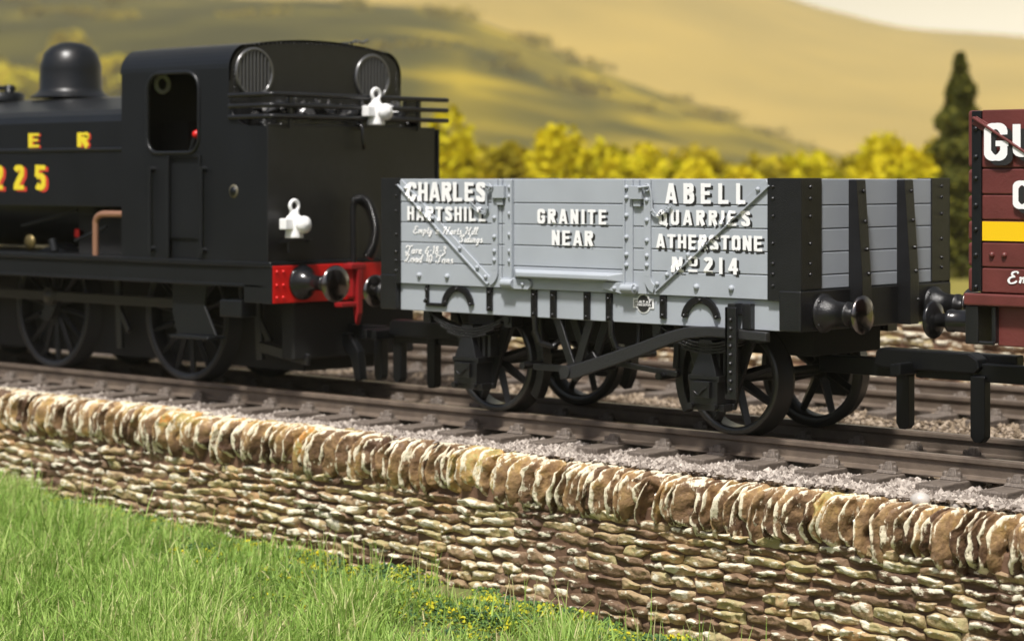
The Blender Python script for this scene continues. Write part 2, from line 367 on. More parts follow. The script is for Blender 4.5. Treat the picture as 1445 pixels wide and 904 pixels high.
def attr_mat(name, stops, rough=0.8, attr='tint', mottle=0.0, c_extra=None, bump=0.0, bscale=30, extra_attr='raise', e0=.5, e1=.65, nscale=9, nstretch=(1,1,2.2), nw=0.5, spec=.3, transl=0.0):
    m = bpy.data.materials.new(name); m.use_nodes = True; t = m.node_tree; p = t.nodes['Principled BSDF']
    p.inputs['Roughness'].default_value = rough; p.inputs['Specular IOR Level'].default_value = spec
    at = t.nodes.new('ShaderNodeAttribute'); at.attribute_name = attr
    cr = t.nodes.new('ShaderNodeValToRGB'); el = cr.color_ramp.elements
    while len(el) < len(stops): el.new(0.5)
    for e, (pos, c) in zip(el, stops): e.position = pos; e.color = (*c[:3], 1)
    tc = t.nodes.new('ShaderNodeTexCoord'); src = at.outputs['Fac']
    if mottle:
        nm = t.nodes.new('ShaderNodeTexNoise'); nm.inputs['Scale'].default_value = 7; nm.inputs['Detail'].default_value = 8; nm.inputs['Roughness'].default_value = .7
        t.links.new(tc.outputs['Object'], nm.inputs[0])
        m0 = t.nodes.new('ShaderNodeMath'); m0.operation = 'MULTIPLY_ADD'; m0.inputs[1].default_value = 2*mottle; t.links.new(nm.outputs[0], m0.inputs[0])
        m1 = t.nodes.new('ShaderNodeMath'); m1.operation = 'SUBTRACT'; m1.inputs[1].default_value = mottle; t.links.new(src, m1.inputs[0]); t.links.new(m1.outputs[0], m0.inputs[2]); src = m0.outputs[0]
    t.links.new(src, cr.inputs[0]); out = cr.outputs[0]; mp = t.nodes.new('ShaderNodeMapping'); mp.inputs['Scale'].default_value = nstretch
    t.links.new(tc.outputs['Object'], mp.inputs[0])
    if c_extra:
        a2 = t.nodes.new('ShaderNodeAttribute'); a2.attribute_name = extra_attr
        n = t.nodes.new('ShaderNodeTexNoise'); n.inputs['Scale'].default_value = nscale; n.inputs['Detail'].default_value = 6; n.inputs['Roughness'].default_value = .65
        t.links.new(mp.outputs[0], n.inputs[0])
        ma = t.nodes.new('ShaderNodeMath'); ma.operation = 'MULTIPLY_ADD'; ma.inputs[1].default_value = nw*2; t.links.new(n.outputs[0], ma.inputs[0])
        m2 = t.nodes.new('ShaderNodeMath'); m2.operation = 'MULTIPLY_ADD'; m2.inputs[1].default_value = 1-nw; m2.inputs[2].default_value = -nw*.5
        t.links.new(a2.outputs['Fac'], m2.inputs[0]); t.links.new(m2.outputs[0], ma.inputs[2])
        mr = t.nodes.new('ShaderNodeMapRange'); mr.inputs[1].default_value = e0; mr.inputs[2].default_value = e1; t.links.new(ma.outputs[0], mr.inputs[0])
        mx = t.nodes.new('ShaderNodeMix'); mx.data_type = 'RGBA'; t.links.new(mr.outputs[0], mx.inputs[0])
        t.links.new(out, mx.inputs[6]); mx.inputs[7].default_value = (*c_extra[:3], 1); out = mx.outputs[2]
    t.links.new(out, p.inputs['Base Color'])
    if bump:
        n2 = t.nodes.new('ShaderNodeTexNoise'); n2.inputs['Scale'].default_value = bscale; n2.inputs['Detail'].default_value = 5
        t.links.new(tc.outputs['Object'], n2.inputs[0]); bp = t.nodes.new('ShaderNodeBump'); bp.inputs['Strength'].default_value = bump; bp.inputs['Distance'].default_value = .02
        t.links.new(n2.outputs[0], bp.inputs['Height']); t.links.new(bp.outputs[0], p.inputs['Normal'])
    if transl:
        tr = t.nodes.new('ShaderNodeBsdfTranslucent'); t.links.new(out, tr.inputs[0]); ms = t.nodes.new('ShaderNodeMixShader'); ms.inputs[0].default_value = transl
        om = t.nodes['Material Output']; t.links.new(p.outputs[0], ms.inputs[1]); t.links.new(tr.outputs[0], ms.inputs[2]); t.links.new(ms.outputs[0], om.inputs[0])
    return m

# ---- ground in front of the wall, trackbed, field behind
gx = [-40, -8, -3.3, -1.1, 1.4, 4.2, 8, 20]; gz = [-1.1, -1.24, -1.43, -1.45, -1.58, -1.72, -1.8, -1.8]
def gfront(x, y):
    z = float(np.interp(x, gx, gz)); d = -2.0-y
    return z - .05*max(0, d)*.6 + .05*nz(x*.8, y*.8)
GROUND = mat('earth_and_turf', srgb(84, 104, 44), .95, c2=srgb(116, 98, 66), vscale=2.2, bump=.5, bscale=30)
grid('ground', np.linspace(-22, 16, 120), np.linspace(-24, -1.9, 60), gfront, GROUND)
grid('ballast_bed', np.linspace(-40, 30, 60), np.array([-1.85, -1.5, -1.1, 0, 1.4, 2.8, 4.3, 6.0, 7.1]), lambda x, y: -.262+.004*nz(x, y), BEDM)
FIELD = mat('meadow', srgb(84, 92, 34), .95, c2=srgb(130, 118, 44), vscale=.07)
grid('field', np.linspace(-3500, 2500, 90), np.concatenate([np.linspace(7.15, 60, 20), np.linspace(70, 3600, 40)]), lambda x, y: -.28-.4*min(1, (y-7)/10)+.05*nz(x*.2, y*.2)*(y > 8), FIELD)

# ---- rails and sleepers
def make_track(yc, x0, x1, label):
    t = thing('railway_track', label, 'railway track', (0, yc, 0))
    for s in (-1, 1):
        y = s*.662
        pr = [(-.035,0),(.035,0),(.04,-.012),(.04,-.045),(.014,-.06),(.014,-.145),(.075,-.165),(.075,-.18),(-.075,-.18),(-.075,-.165),(-.014,-.145),(-.014,-.06),(-.04,-.045),(-.04,-.012)]
        rl = MB().prism([(y+a, b) for a, b in pr], x0, x1, 'x').build('rail', RAILM, t, .004, 1)
        MB().box(x0, x1, y-.032, y+.032, -.001, .0025).build('rail_head', RAILT, rl)
    x = x0+.35; proto = None
    while x < x1-.2:
        if proto is None or True:
            mb = MB(); z = -.178+random.uniform(-.004, .004)
            mb.box(-.125, .125, -1.16, 1.16, -.31, z)
            so = mb.build('sleeper', SLEEP, t, .012, 2); so.location.x = x+random.uniform(-.01, .01); so.rotation_euler.z = random.uniform(-.01, .01)
            if proto is None:
                ch = []
                for s in (-1, 1):
                    c = MB()
                    for sd_ in (-1, 1):
                        yy = s*.662+sd_*.1
                        c.frus(-.1, .1, yy-.075, yy+.075, -.18, -.15, .015, .015)
                        c.frus(-.05, .05, yy-.055, yy+.055, -.152, -.085, .02, .02)
                        c.lathe([(.026, 0), (.026, .03), (.014, .042), (0.0001, .044)], (-.065, yy+sd_*.03, -.152), 'z', 8)
                        c.lathe([(.026, 0), (.026, .03), (.014, .042), (0.0001, .044)], (.065, yy+sd_*.03, -.152), 'z', 8)
                    ch.append(c.build('chair', SLEEP, so, .006, 1))
                proto = ch
            else:
                for c in proto:
                    cc = c.copy(); COL.objects.link(cc); cc.parent = so
        x += .6
    return t
make_track(0, -17, 9.5, 'near brown railway track carrying the engine and both wagons')
make_track(4.3, -17.3, 9.5, 'empty brown railway track behind the one carrying the wagons')

# ---- ballast granules
def granules(name, pts, size, m, label):
    n = len(pts)
    base = np.array([(1,0,0),(-1,0,0),(0,1,0),(0,-1,0),(0,0,1),(0,0,-1)], float)
    F0 = np.array([(0,2,4),(2,1,4),(1,3,4),(3,0,4),(2,0,5),(1,2,5),(3,1,5),(0,3,5)])
    jit = rng.uniform(.55, 1.3, (n, 6, 1))*base[None]+rng.uniform(-.35, .35, (n, 6, 3))
    a = rng.uniform(0, 6.28, n); ca, sa = np.cos(a), np.sin(a)
    X = jit[..., 0]*ca[:, None]-jit[..., 1]*sa[:, None]; Y = jit[..., 0]*sa[:, None]+jit[..., 1]*ca[:, None]
    V = np.stack([X, Y, jit[..., 2]*.8], -1)*(size*rng.uniform(.6, 1.35, (n, 1, 1)))+pts[:, None, :]
    F = (F0[None]+6*np.arange(n)[:, None, None]).reshape(-1, 3)
    o = fast_mesh(name, V.reshape(-1, 3), F, m, False, None, {'tint': np.repeat(rng.random(n), 6)})
    o['kind'] = 'stuff'; o['label'] = label; o['category'] = 'ballast'; return o
BALL = attr_mat('ballast_grain', [(0, srgb(104, 94, 86)), (.5, srgb(154, 144, 135)), (1, srgb(194, 184, 173))], .85)
BALL2 = attr_mat('ballast_grain_tan', [(0, srgb(92, 78, 62)), (.5, srgb(140, 124, 104)), (1, srgb(172, 156, 138))], .85)
def scatter(n, x0, x1, y0, y1, yc, lift=None):
    p = np.stack([rng.uniform(x0, x1, n), rng.uniform(y0, y1, n), np.zeros(n)], -1)
    # keep the sleeper tops clear (sleepers start at -17+.35, every .6)
    st = (-17 if yc == 0 else -17.3)+.35
    ph = np.abs(((p[:,0]-st+.3) % .6)-.3); ins = (ph < .13) & (np.abs(p[:,1]-yc) < 1.17)
    p = p[~ins]; q = np.array([nz(a*1.7, b*1.7) for a, b in p[:, :2]])
    p[:,2] = -.255+.035*q+rng.uniform(0, .025, len(p)); return p
pf = scatter(30000, -12, 6.5, -1.8, -.7, 0)
pf[:,2] += np.clip((-pf[:,1]-1.2)*.09, 0, .05)
granules('ballast', pf, .031, BALL, 'pale pinkish grey ballast between the near sleepers and the wall')
p2 = np.concatenate([scatter(7000, -12, 6.5, -.66, .7, 0), scatter(16000, -12, 5.5, .68, 3.2, 0), scatter(14000, -12, 4, 3.2, 5.6, 4.3)])
granules('ballast', p2, .028, BALL2, 'tan ballast between and behind the two tracks')

# ---- dry stone walls
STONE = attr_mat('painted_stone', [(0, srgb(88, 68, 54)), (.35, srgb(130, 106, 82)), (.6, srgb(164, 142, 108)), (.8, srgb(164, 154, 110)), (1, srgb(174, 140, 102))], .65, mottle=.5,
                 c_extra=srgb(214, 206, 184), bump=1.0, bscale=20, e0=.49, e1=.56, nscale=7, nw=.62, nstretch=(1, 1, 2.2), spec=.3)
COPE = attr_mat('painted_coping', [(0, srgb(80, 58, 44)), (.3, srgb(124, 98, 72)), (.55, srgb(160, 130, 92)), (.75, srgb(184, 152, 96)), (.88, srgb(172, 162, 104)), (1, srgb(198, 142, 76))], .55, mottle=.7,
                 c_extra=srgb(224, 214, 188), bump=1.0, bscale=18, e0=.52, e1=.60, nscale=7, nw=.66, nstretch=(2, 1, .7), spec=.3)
MORT = mat('wall_mortar', srgb(86, 62, 48), .7, c2=srgb(116, 88, 68), vscale=5, bump=.8, bscale=14)
def stone_face(x0, x1, yf, ztop, zbot, seed, ch=(.075, .125), ln=(.16, .42), out=1.0, sg=-1):
    rs = random.Random(seed); V, F, T, Rz = [], [], [], []; nu, nv = 15, 9; off = 0
    z = 0.0; r = 0
    depth = 1.3
    while z < depth:
        h = rs.uniform(*ch); x = x0-rs.uniform(0, .3)
        while x < x1:
            L = rs.uniform(*ln)*(1.3 if r == 0 else 1); xc = x+L/2
            zc = ztop(xc)-z-h/2+.05*nz(xc*.9, z*2, seed)+.012*rs.uniform(-1, 1)
            if zc > zbot(xc)-.12:
                tilt = .06*nz(xc*1.3, z, 5+seed)+rs.uniform(-.07, .07); tt = rs.random(); o_ = rs.uniform(.5, 1.25)
                hh = h*rs.uniform(.78, 1.0); sk = rs.uniform(-.3, .3); wdg = rs.uniform(-.3, .3); ty = rs.uniform(-.1, .45); tx = rs.uniform(-.35, .35)
                for i in range(nu):
                    u = -1+2*i/(nu-1)
                    for j in range(nv):
                        v = -1+2*j/(nv-1)
                        px = xc+u*L*.495+v*sk*.06; pz = zc+v*hh*.52*(1-.25*abs(u)**3+wdg*u)+u*L*.5*tilt
                        px += .02*nz(px*14, pz*14, tt*9); pz += .026*nz(px*8, pz*11, tt*7+3)
                        prof = (1-abs(u)**7)*(1-abs(v)**4)
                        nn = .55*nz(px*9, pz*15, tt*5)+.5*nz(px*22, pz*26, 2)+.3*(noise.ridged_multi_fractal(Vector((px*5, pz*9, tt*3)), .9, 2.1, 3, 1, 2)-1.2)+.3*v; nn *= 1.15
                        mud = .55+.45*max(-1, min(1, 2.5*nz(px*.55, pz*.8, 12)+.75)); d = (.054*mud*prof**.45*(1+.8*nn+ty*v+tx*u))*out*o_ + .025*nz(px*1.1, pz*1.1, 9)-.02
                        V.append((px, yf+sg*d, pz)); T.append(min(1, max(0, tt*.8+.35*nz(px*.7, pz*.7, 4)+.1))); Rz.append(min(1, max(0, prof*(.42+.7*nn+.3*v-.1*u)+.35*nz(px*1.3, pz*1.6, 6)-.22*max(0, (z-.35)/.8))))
                I = np.arange(nu*nv).reshape(nu, nv)+off; off += nu*nv
                F.append(np.stack([I[:-1,:-1], I[1:,:-1], I[1:,1:], I[:-1,1:]], -1).reshape(-1, 4))
            x += L
        z += h; r += 1
    return np.array(V), np.concatenate(F), T, Rz
def cope_row(x0, x1, ztop, yc, hz, hy, seed, wr=(.06, .135), lean=.5):
    rs = random.Random(seed); V, F, T, Rz = [], [], [], []; n1, n2 = 34, 11; off = 0; x = x0
    while x < x1:
        wd = rs.uniform(*wr); H = hz*rs.uniform(.84, 1.12)
        if rs.random() < .08: H *= .8
        ln = lean*(.5+.5*nz(x*.5, seed))+rs.uniform(-.1, .2); tt = rs.random(); yj = rs.uniform(-.05, .03); tw = rs.uniform(-.35, .2)
        bow = rs.uniform(0, .05); zt = ztop(x); bc = rs.uniform(-.45, .15)
        for i in range(n1):
            a = 2*math.pi*i/n1; ca, sa = math.cos(a), math.sin(a)
            ey = abs(ca)**.75*(1 if ca > 0 else -1); ez = abs(sa)**.75*(1 if sa > 0 else -1)
            for j in range(n2):
                b = -1+2*j/(n2-1); rg_ = 1-.42*abs(b-bc)**1.1
                rr = rg_ if abs(b) < .99 else .35
                fr = noise.ridged_multi_fractal(Vector((x*3, a*1.1, tt*9)), .9, 2.1, 4, 1, 2)*.09-.11
                py = ey*hy*rr; pz = ez*H*.5*rr
                nn = nz(x*5+b*1.5, a*1.6, tt*30)
                py *= 1+.12*nn+fr; pz *= 1+.1*nz(x*3, a*1.3, tt*11)+fr*.6
                px = b*wd*.56*(1+.4*nz(a*2, x*3, tt*4))+.035*nz(py*9, pz*9, x*3)+.02*nz(py*22, pz*22, x*5)
                X = x+wd/2+px+ln*(pz+H*.3)*.6+tw*(-py)+bow*math.cos(a)*2
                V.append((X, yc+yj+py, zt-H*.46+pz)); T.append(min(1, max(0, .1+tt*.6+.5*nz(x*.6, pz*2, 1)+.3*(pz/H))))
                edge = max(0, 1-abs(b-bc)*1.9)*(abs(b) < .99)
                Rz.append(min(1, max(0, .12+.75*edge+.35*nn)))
        I = np.arange(n1*n2).reshape(n1, n2); I = np.concatenate([I, I[:1]])+off; off += n1*n2
        F.append(np.stack([I[:-1,:-1], I[1:,:-1], I[1:,1:], I[:-1,1:]], -1).reshape(-1, 4))
        x += wd*rs.uniform(.72, .9)
    return np.array(V), np.concatenate(F), T, Rz
def wtop(x): return -.6+.03*nz(x*.5, 3)+.015*math.sin(x*2.1)
def ctop(x): return float(np.interp(x, [-12, -6, -2, 0, 2, 5, 8], [-.12, -.15, -.17, -.21, -.23, -.21, -.21]))+.03*nz(x*.8, 8)
wl = thing('stone_wall', 'low dry stone wall with upright coping stones in the foreground', 'stone wall', (0, -1.9, 0))
def to_local(V, o): return V-np.array(o)
O = (0, -1.9, 0)
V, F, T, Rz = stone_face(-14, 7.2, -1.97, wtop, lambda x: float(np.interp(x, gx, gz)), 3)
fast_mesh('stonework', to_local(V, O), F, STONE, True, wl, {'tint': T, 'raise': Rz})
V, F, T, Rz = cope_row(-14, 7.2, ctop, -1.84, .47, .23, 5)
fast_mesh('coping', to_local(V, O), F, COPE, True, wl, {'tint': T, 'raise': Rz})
mb = MB(); mb.box(-14, 7.2, -1.945+1.9, -1.64+1.9, -1.95, -.5); mb.build('mortar_core', MORT, wl, .02)
BLOB = mat('pale_blob', (.5, .46, .42), .3, vary=.15, vscale=20)  # pale glue drops on the wall top, modelled as rounded blobs
for px_, y_, z_, r_ in ((4.08, -1.8, -.215, .08), (4.36, -1.72, -.23, .06)):
    m_ = MB(); m_.lathe([(max(.0001, r_*math.cos(a)*(1+.08*math.sin(3*a))), r_*.95*math.sin(a)) for a in np.linspace(-1.57, 1.57, 9)], (px_, y_+1.9, z_), 'z', 14); m_.build('pale_blob', BLOB, wl)
# wall behind the far track
bw = thing('stone_wall', 'brown stone wall behind the far track, seen under the wagons', 'stone wall', (0, 7.2, 0))
def bt(x): return .5+.06*nz(x*.7, 2)-.3*max(0, min(1, (abs(x+9.2)-.4 < 0)))
V, F, T, Rz = stone_face(-18, 4, 7.1, bt, lambda x: -.3, 8, (.08, .13), (.25, .6))
fast_mesh('stonework', V-np.array((0, 7.2, 0)), F, STONE, True, bw, {'tint': T, 'raise': Rz})
MB().box(-18, 4, -.09, .2, -.5, .44).build('mortar_core', MORT, bw, .03)

# ---- hills (real relief far away)
def ridge(name, m, d_foot, d_crest, pts, d_back, amp=2.0, sc=.02, mu=(-1500, 3200), dark=0.0):
    """pts: crest heights against bearing; the surface rises from its foot to the crest and falls behind"""
    us = np.linspace(mu[0], mu[1], 130); ts = np.linspace(0, 1.25, 46); V = []
    for u in us:
        el = float(np.interp(u, [p[0] for p in pts], [p[1] for p in pts])); k = (u-722.5)/3093
        for t in ts:
            d = d_foot+(d_crest-d_foot)*t if t <= 1 else d_crest+(d_back)*(t-1)*4
            zc = CAM.z+(252-el)/3093*d_crest
            s = math.sin(min(t, 1)*math.pi/2)**1.2 if t <= 1 else 1-(t-1)*1.5
            x = CAM.x+d*(math.cos(TH)*k-math.sin(TH)); y = CAM.y+d*(math.sin(TH)*k+math.cos(TH))
            z = -1+(zc+1)*s+amp*(nz(x*sc, y*sc, 1)+.4*nz(x*sc*3, y*sc*3, 2))*min(1, t*3)
            V.append((x, y, z))
    I = np.arange(len(us)*len(ts)).reshape(len(us), len(ts))
    F = np.stack([I[:-1,:-1], I[1:,:-1], I[1:,1:], I[:-1,1:]], -1).reshape(-1, 4)
    us_ = [u for u in us for t in ts]
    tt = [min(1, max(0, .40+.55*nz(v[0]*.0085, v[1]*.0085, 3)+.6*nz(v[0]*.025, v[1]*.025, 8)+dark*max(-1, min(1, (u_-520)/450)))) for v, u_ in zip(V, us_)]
    o = fast_mesh(name, V, F, m, True, None, {'tint': tt}); o['kind'] = 'structure'; return o
HILL_F = mat('far_hill_grass', srgb(160, 136, 58), .95, c2=srgb(196, 164, 70), vscale=.0035, spec=.1)
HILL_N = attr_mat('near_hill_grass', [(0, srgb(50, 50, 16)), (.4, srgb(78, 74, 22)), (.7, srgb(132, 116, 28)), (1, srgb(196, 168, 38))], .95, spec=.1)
ridge('hill', HILL_F, 2000, 4200, [(-1500, -380), (300, -260), (700, -140), (950, -55), (1080, -2), (1150, 22), (1250, 43), (1350, 53), (1445, 60), (1900, 90), (3200, 160)], 1000, 16, .0018)
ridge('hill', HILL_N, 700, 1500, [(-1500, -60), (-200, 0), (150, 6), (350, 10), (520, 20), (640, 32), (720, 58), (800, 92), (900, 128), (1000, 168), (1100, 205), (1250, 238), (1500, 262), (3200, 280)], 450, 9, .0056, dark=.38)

# ---- golden air between here and the hills
def make_haze():
    hb = MB().box(-9000, 6000, -60, 9000, -60, 1500).build('haze', mat('air', (1, 1, 1)), None); hb['kind'] = 'stuff'; hb['label'] = 'thin golden haze in front of the far hills'; hb['category'] = 'haze'
    hm = bpy.data.materials.new('air'); hm.use_nodes = True; t = hm.node_tree; t.nodes.remove(t.nodes['Principled BSDF'])
    v = t.nodes.new('ShaderNodeVolumePrincipled'); v.inputs['Color'].default_value = (1, .93, .66, 1); v.inputs['Density'].default_value = .0002; v.inputs['Anisotropy'].default_value = -.35
    t.links.new(v.outputs[0], t.nodes['Material Output'].inputs['Volume']); hb.data.materials.clear(); hb.data.materials.append(hm)
make_haze()
# ---- trees and bushes of the backdrop landscape
def pix(u, d, z=0): k = (u-722.5)/3093; return Vector((CAM.x+d*(math.cos(TH)*k-math.sin(TH)), CAM.y+d*(math.sin(TH)*k+math.cos(TH)), z))
def leafcloud(n, cen, rad, size, rg, clump=14):
    cl = rg.normal(0, 1, (clump, 3)); cl /= np.linalg.norm(cl, axis=1)[:, None]; cl *= rg.uniform(.35, .85, (clump, 1))
    rr = rg.uniform(.25, .5, clump); k = rg.integers(0, clump, n)
    d = rg.normal(0, 1, (n, 3)); d /= np.linalg.norm(d, axis=1)[:, None]; d *= rg.uniform(.3, 1, (n, 1))**.5
    P = (cl[k]*.95+d*rr[k][:, None]*1.35)*np.array(rad)+np.array(cen)
    tint = np.clip(.5*rg.random(clump)[k]+.5*rg.random(n), 0, 1)
    return P, tint
def leaves(P, size, tint, rg, name, m, parent, up=0.0):
    n = len(P); a = rg.normal(0, 1, (n, 3)); a /= np.linalg.norm(a, axis=1)[:, None]; b = rg.normal(0, 1, (n, 3)); b = np.cross(a, b); b /= np.linalg.norm(b, axis=1)[:, None]
    s = size*rg.uniform(.6, 1.4, (n, 1))
    V = np.stack([P-a*s, P+b*s*.6, P+a*s, P-b*s*.6], 1).reshape(-1, 3); F = np.arange(4*n).reshape(n, 4)
    return fast_mesh(name, V, F, m, False, parent, {'tint': np.repeat(tint, 4)})
LEAFY = attr_mat('yellow_leaf', [(0, srgb(168, 164, 22)), (.5, srgb(206, 192, 28)), (1, srgb(226, 206, 40))], .7, spec=.2, transl=.35)
LEAFO = attr_mat('olive_leaf', [(0, srgb(120, 112, 18)), (.5, srgb(168, 152, 28)), (1, srgb(206, 184, 40))], .7, spec=.2, transl=.35)
LEAFD = attr_mat('conifer_leaf', [(0, srgb(56, 60, 16)), (.5, srgb(84, 86, 28)), (1, srgb(118, 114, 40))], .8, spec=.2, transl=.15)
BARK = mat('bark', srgb(70, 52, 36), .9, vary=.2, bump=.5, bscale=10)
rb = np.random.default_rng(4)
def bush(u, d, top, wpx, kind, label, n=1500, zg=-.68, group='bushes and trees on the far side of the field'):
    zt = CAM.z+(252-top)/3093*d; rad = wpx/3093*d/2; c = pix(u, d, zg)
    name = 'yellow_bush' if kind == 'y' else 'olive_bush'
    b = thing(name, label, 'bush', c, group)
    h = (zt-zg); P, t = leafcloud(n, (0, 0, h*.56), (rad, rad, h*.46), .1, rb)
    leaves(P, .0028*d, t, rb, 'foliage', LEAFY if kind == 'y' else LEAFO, b)
    m_ = MB()
    for k in range(4):
        a = k*1.6+u; m_.tube([(0, 0, 0), (rad*.2*math.cos(a), rad*.2*math.sin(a), h*.35), (rad*.5*math.cos(a), rad*.5*math.sin(a), h*.75)], .1, 6, rs=[.09, .06, .02])
    m_.build('stem', BARK, b)
row = [(628, 72, 182, 60, 'y'), (672, 78, 206, 55, 'o'), (706, 70, 196, 50, 'o'), (745, 76, 212, 60, 'y'), (788, 68, 178, 66, 'y'), (818, 74, 184, 60, 'y'), (862, 80, 214, 60, 'o'), (900, 72, 208, 54, 'y'),
       (938, 80, 216, 60, 'o'), (968, 70, 204, 70, 'y'), (1010, 78, 218, 60, 'o'), (1052, 72, 222, 66, 'y'), (1100, 80, 224, 70, 'o'), (1146, 75, 226, 64, 'y'), (1190, 82, 222, 60, 'o'), (1236, 70, 214, 56, 'y'), (1276, 66, 194, 74, 'y'), (1318, 76, 216, 60, 'o')]
lab = ['bright yellow bush just right of the engine bunker', 'olive bush second from the engine bunker', 'low olive bush above the first wagon door post', 'low yellow bush left of the tallest yellow pair', 'tallest yellow bush above the middle of the grey wagon',
       'second tall yellow bush right of the tallest one', 'dull olive bush right of the tall yellow pair', 'small yellow bush above the right door post', 'olive bush left of the wide yellow bush', 'wide yellow bush above the right of the wagon side',
       'olive bush right of the wide yellow bush', 'low yellow bush above the last letters of the wagon side', 'olive bush above the wagon corner plate', 'low yellow bush above the wagon end', 'olive bush between two low yellow bushes', 'yellow bush left of the round yellow one near the conifer',
       'round yellow bush beside the dark conifer', 'olive bush at the foot of the dark conifer']
for (u, d, top, wp, k), l in zip(row, lab): bush(u, d, top+7, wp*1.8, k, l, 2800)
for i, (u, d, top, wp, k) in enumerate([(600, 88, 198, 130, 'o'), (715, 92, 200, 160, 'y'), (840, 90, 202, 160, 'o'), (985, 92, 208, 170, 'o'), (1115, 90, 212, 170, 'y'), (1240, 90, 210, 150, 'o'), (1370, 84, 214, 110, 'o'), (1430, 90, 208, 100, 'y')]):
    bush(u, d, top+8, wp, k, ['wide olive bush hidden partly by the engine bunker', 'broad low yellow bush in the back row above the door', 'broad olive bush in the back row right of the door', 'broad olive bush in the back row above the wagon right side', 'broad yellow bush in the back row above the corner plate', 'broad olive bush in the back row left of the conifer', 'olive bush right behind the conifer', 'yellow bush behind the red wagon'][i], 2600)
def hillz(u, d):     # height of the near hill at a bearing and distance
    pts = [(-1500, -60), (-200, 0), (150, 6), (350, 10), (520, 20), (640, 32), (720, 58), (800, 92)]
    el = float(np.interp(u, [p[0] for p in pts], [p[1] for p in pts])); t = (d-700)/800
    c = pix(u, d); return -1+(CAM.z+(252-el)/3093*1500+1)*math.sin(t*math.pi/2)**1.2
for i, (u, d, hpx, wp, k, l) in enumerate([(22, 860, 60, 90, 'y', 'yellow bush on the hillside left of the dome'), (155, 900, 50, 60, 'y', 'yellow bush on the hillside between dome and cab'), (-30, 920, 40, 90, 'o', 'olive bush on the hillside at the picture edge'), (95, 940, 50, 80, 'o', 'olive bush on the hillside behind the dome')
        ]):
    z = hillz(u, d); c = CAM.z+(252)/1  # placeholder of bearing only
    el_top = 252-(z+hpx/3093*d-CAM.z)/d*3093
    bush(u, d, el_top, wp, k, l, 900, z-1.5)
# far woods and hedges strung over the near hill
P_, T_ = [], []
NP = [(-1500, -60), (-200, 0), (150, 6), (350, 10), (520, 20), (640, 32), (720, 58), (800, 92), (900, 128), (1000, 168), (1100, 205), (1250, 238)]
for i in range(70):
    u = rb.uniform(-60, 1150); t = rb.choice([.96, .8, .62, .5])+rb.normal(0, .02)+.08*math.sin(u*.006+i%3); t = min(1, max(.3, t)); d = 700+800*t
    el = float(np.interp(u, [p[0] for p in NP], [p[1] for p in NP])); z = -1+(CAM.z+(252-el)/3093*1500+1)*math.sin(t*math.pi/2)**1.2
    r = rb.uniform(3, 9); p, tt = leafcloud(110, pix(u, d, z+r*.2), (r*2.6, r*2.6, r*.45), .1, rb, 6); P_.append(p); T_.append(tt*.8)
WOODM = attr_mat('far_wood_leaf', [(0, srgb(124, 114, 32)), (.5, srgb(156, 138, 38)), (1, srgb(190, 164, 46))], .8, spec=.1, transl=.3)
o = leaves(np.concatenate(P_), 1.6, np.concatenate(T_), rb, 'far_wood', WOODM, None); o['kind'] = 'stuff'; o['label'] = 'scattered far woods and hedges on the hillside'; o['category'] = 'woods'
# conifer
cc = pix(1355, 66, -.68); cf = thing('conifer_tree', 'tall dark conifer standing alone beside the red wagon', 'tree', cc)
MB().tube([(0, 0, 0), (.02, 0, 3), (0, 0, 6.6)], .1, 8, rs=[.17, .1, .02]).build('trunk', BARK, cf)
n = 15000; h = rb.random(n)**.8; hz_ = .35+h*6.35; rmax = 1.95*(1-h)**.9*(.8+.2*np.sin(h*46))+.06
a = rb.uniform(0, 6.28, n); lob = 1+.18*np.sin(a*5+h*20)
r_ = rmax*lob*rb.random(n)**.4
P = np.stack([r_*np.cos(a), r_*np.sin(a), hz_-.25*r_], -1)
leaves(P, .11, rb.random(n), rb, 'crown', LEAFD, cf)

# ================================================================== ROLLING STOCK PIECES
def arm(c, a, r): return (c[0]+r*math.cos(a), c[1], c[2]+r*math.sin(a))
def spoked_wheel(parent, x, y, r, nsp, out=-1, rimm=RIM, sp=BLACK, sw=.055, crank=None):
    """wheel standing on the rail; out=-1: the outer face looks to -y"""
    o = out
    rim = MB(); t = .085; rr = r*.86 if nsp < 10 else r*.885
    rim.lathe([(rr, o*.05), (rr+.01, o*.068), (r*.985, o*.07), (r, o*.055), (r*1.005, -o*.07), (r+.035, -o*.095), (r+.038, -o*.13), (r*.9, -o*.14), (rr, -o*.12), (rr, o*.05)], (x, y, r), 'y', 56)
    wo = rim.build('wheel', rimm, parent)
    s = MB(); c = (x, y, r)
    s.lathe([(.0001, o*.10), (r*.12, o*.10), (r*.16, o*.07), (r*.18, o*.02), (r*.18, -o*.05), (.0001, -o*.05)], c, 'y', 20)
    a0 = .3
    for k in range(nsp):
        a = a0+2*math.pi*k/nsp; w0, w1 = (sw*1.25, sw*.85)
        ca, sa = math.cos(a), math.sin(a); vs = []
        for rad, ww in ((r*.12, w0), (rr+.01, w1)):
            for yy, q in ((o*.045, .45), (0, 1), (-o*.045, .45)):
                pass
            for dx, dy in ((-.5, 0), (0, o*.045), (.5, 0), (0, -o*.045)):
                vs.append((x+ca*rad-sa*ww*dx, y+dy, r+sa*rad+ca*ww*dx))
        s.add(vs, [(0,1,5,4),(1,2,6,5),(2,3,7,6),(3,0,4,7)])
    s.build('spokes', sp, wo, .004, 1)
    return wo
def axle(parent, x, r): MB().tube([(x, -.6, r), (x, .6, r)], .05, 12).build('axle', BLACK, parent)
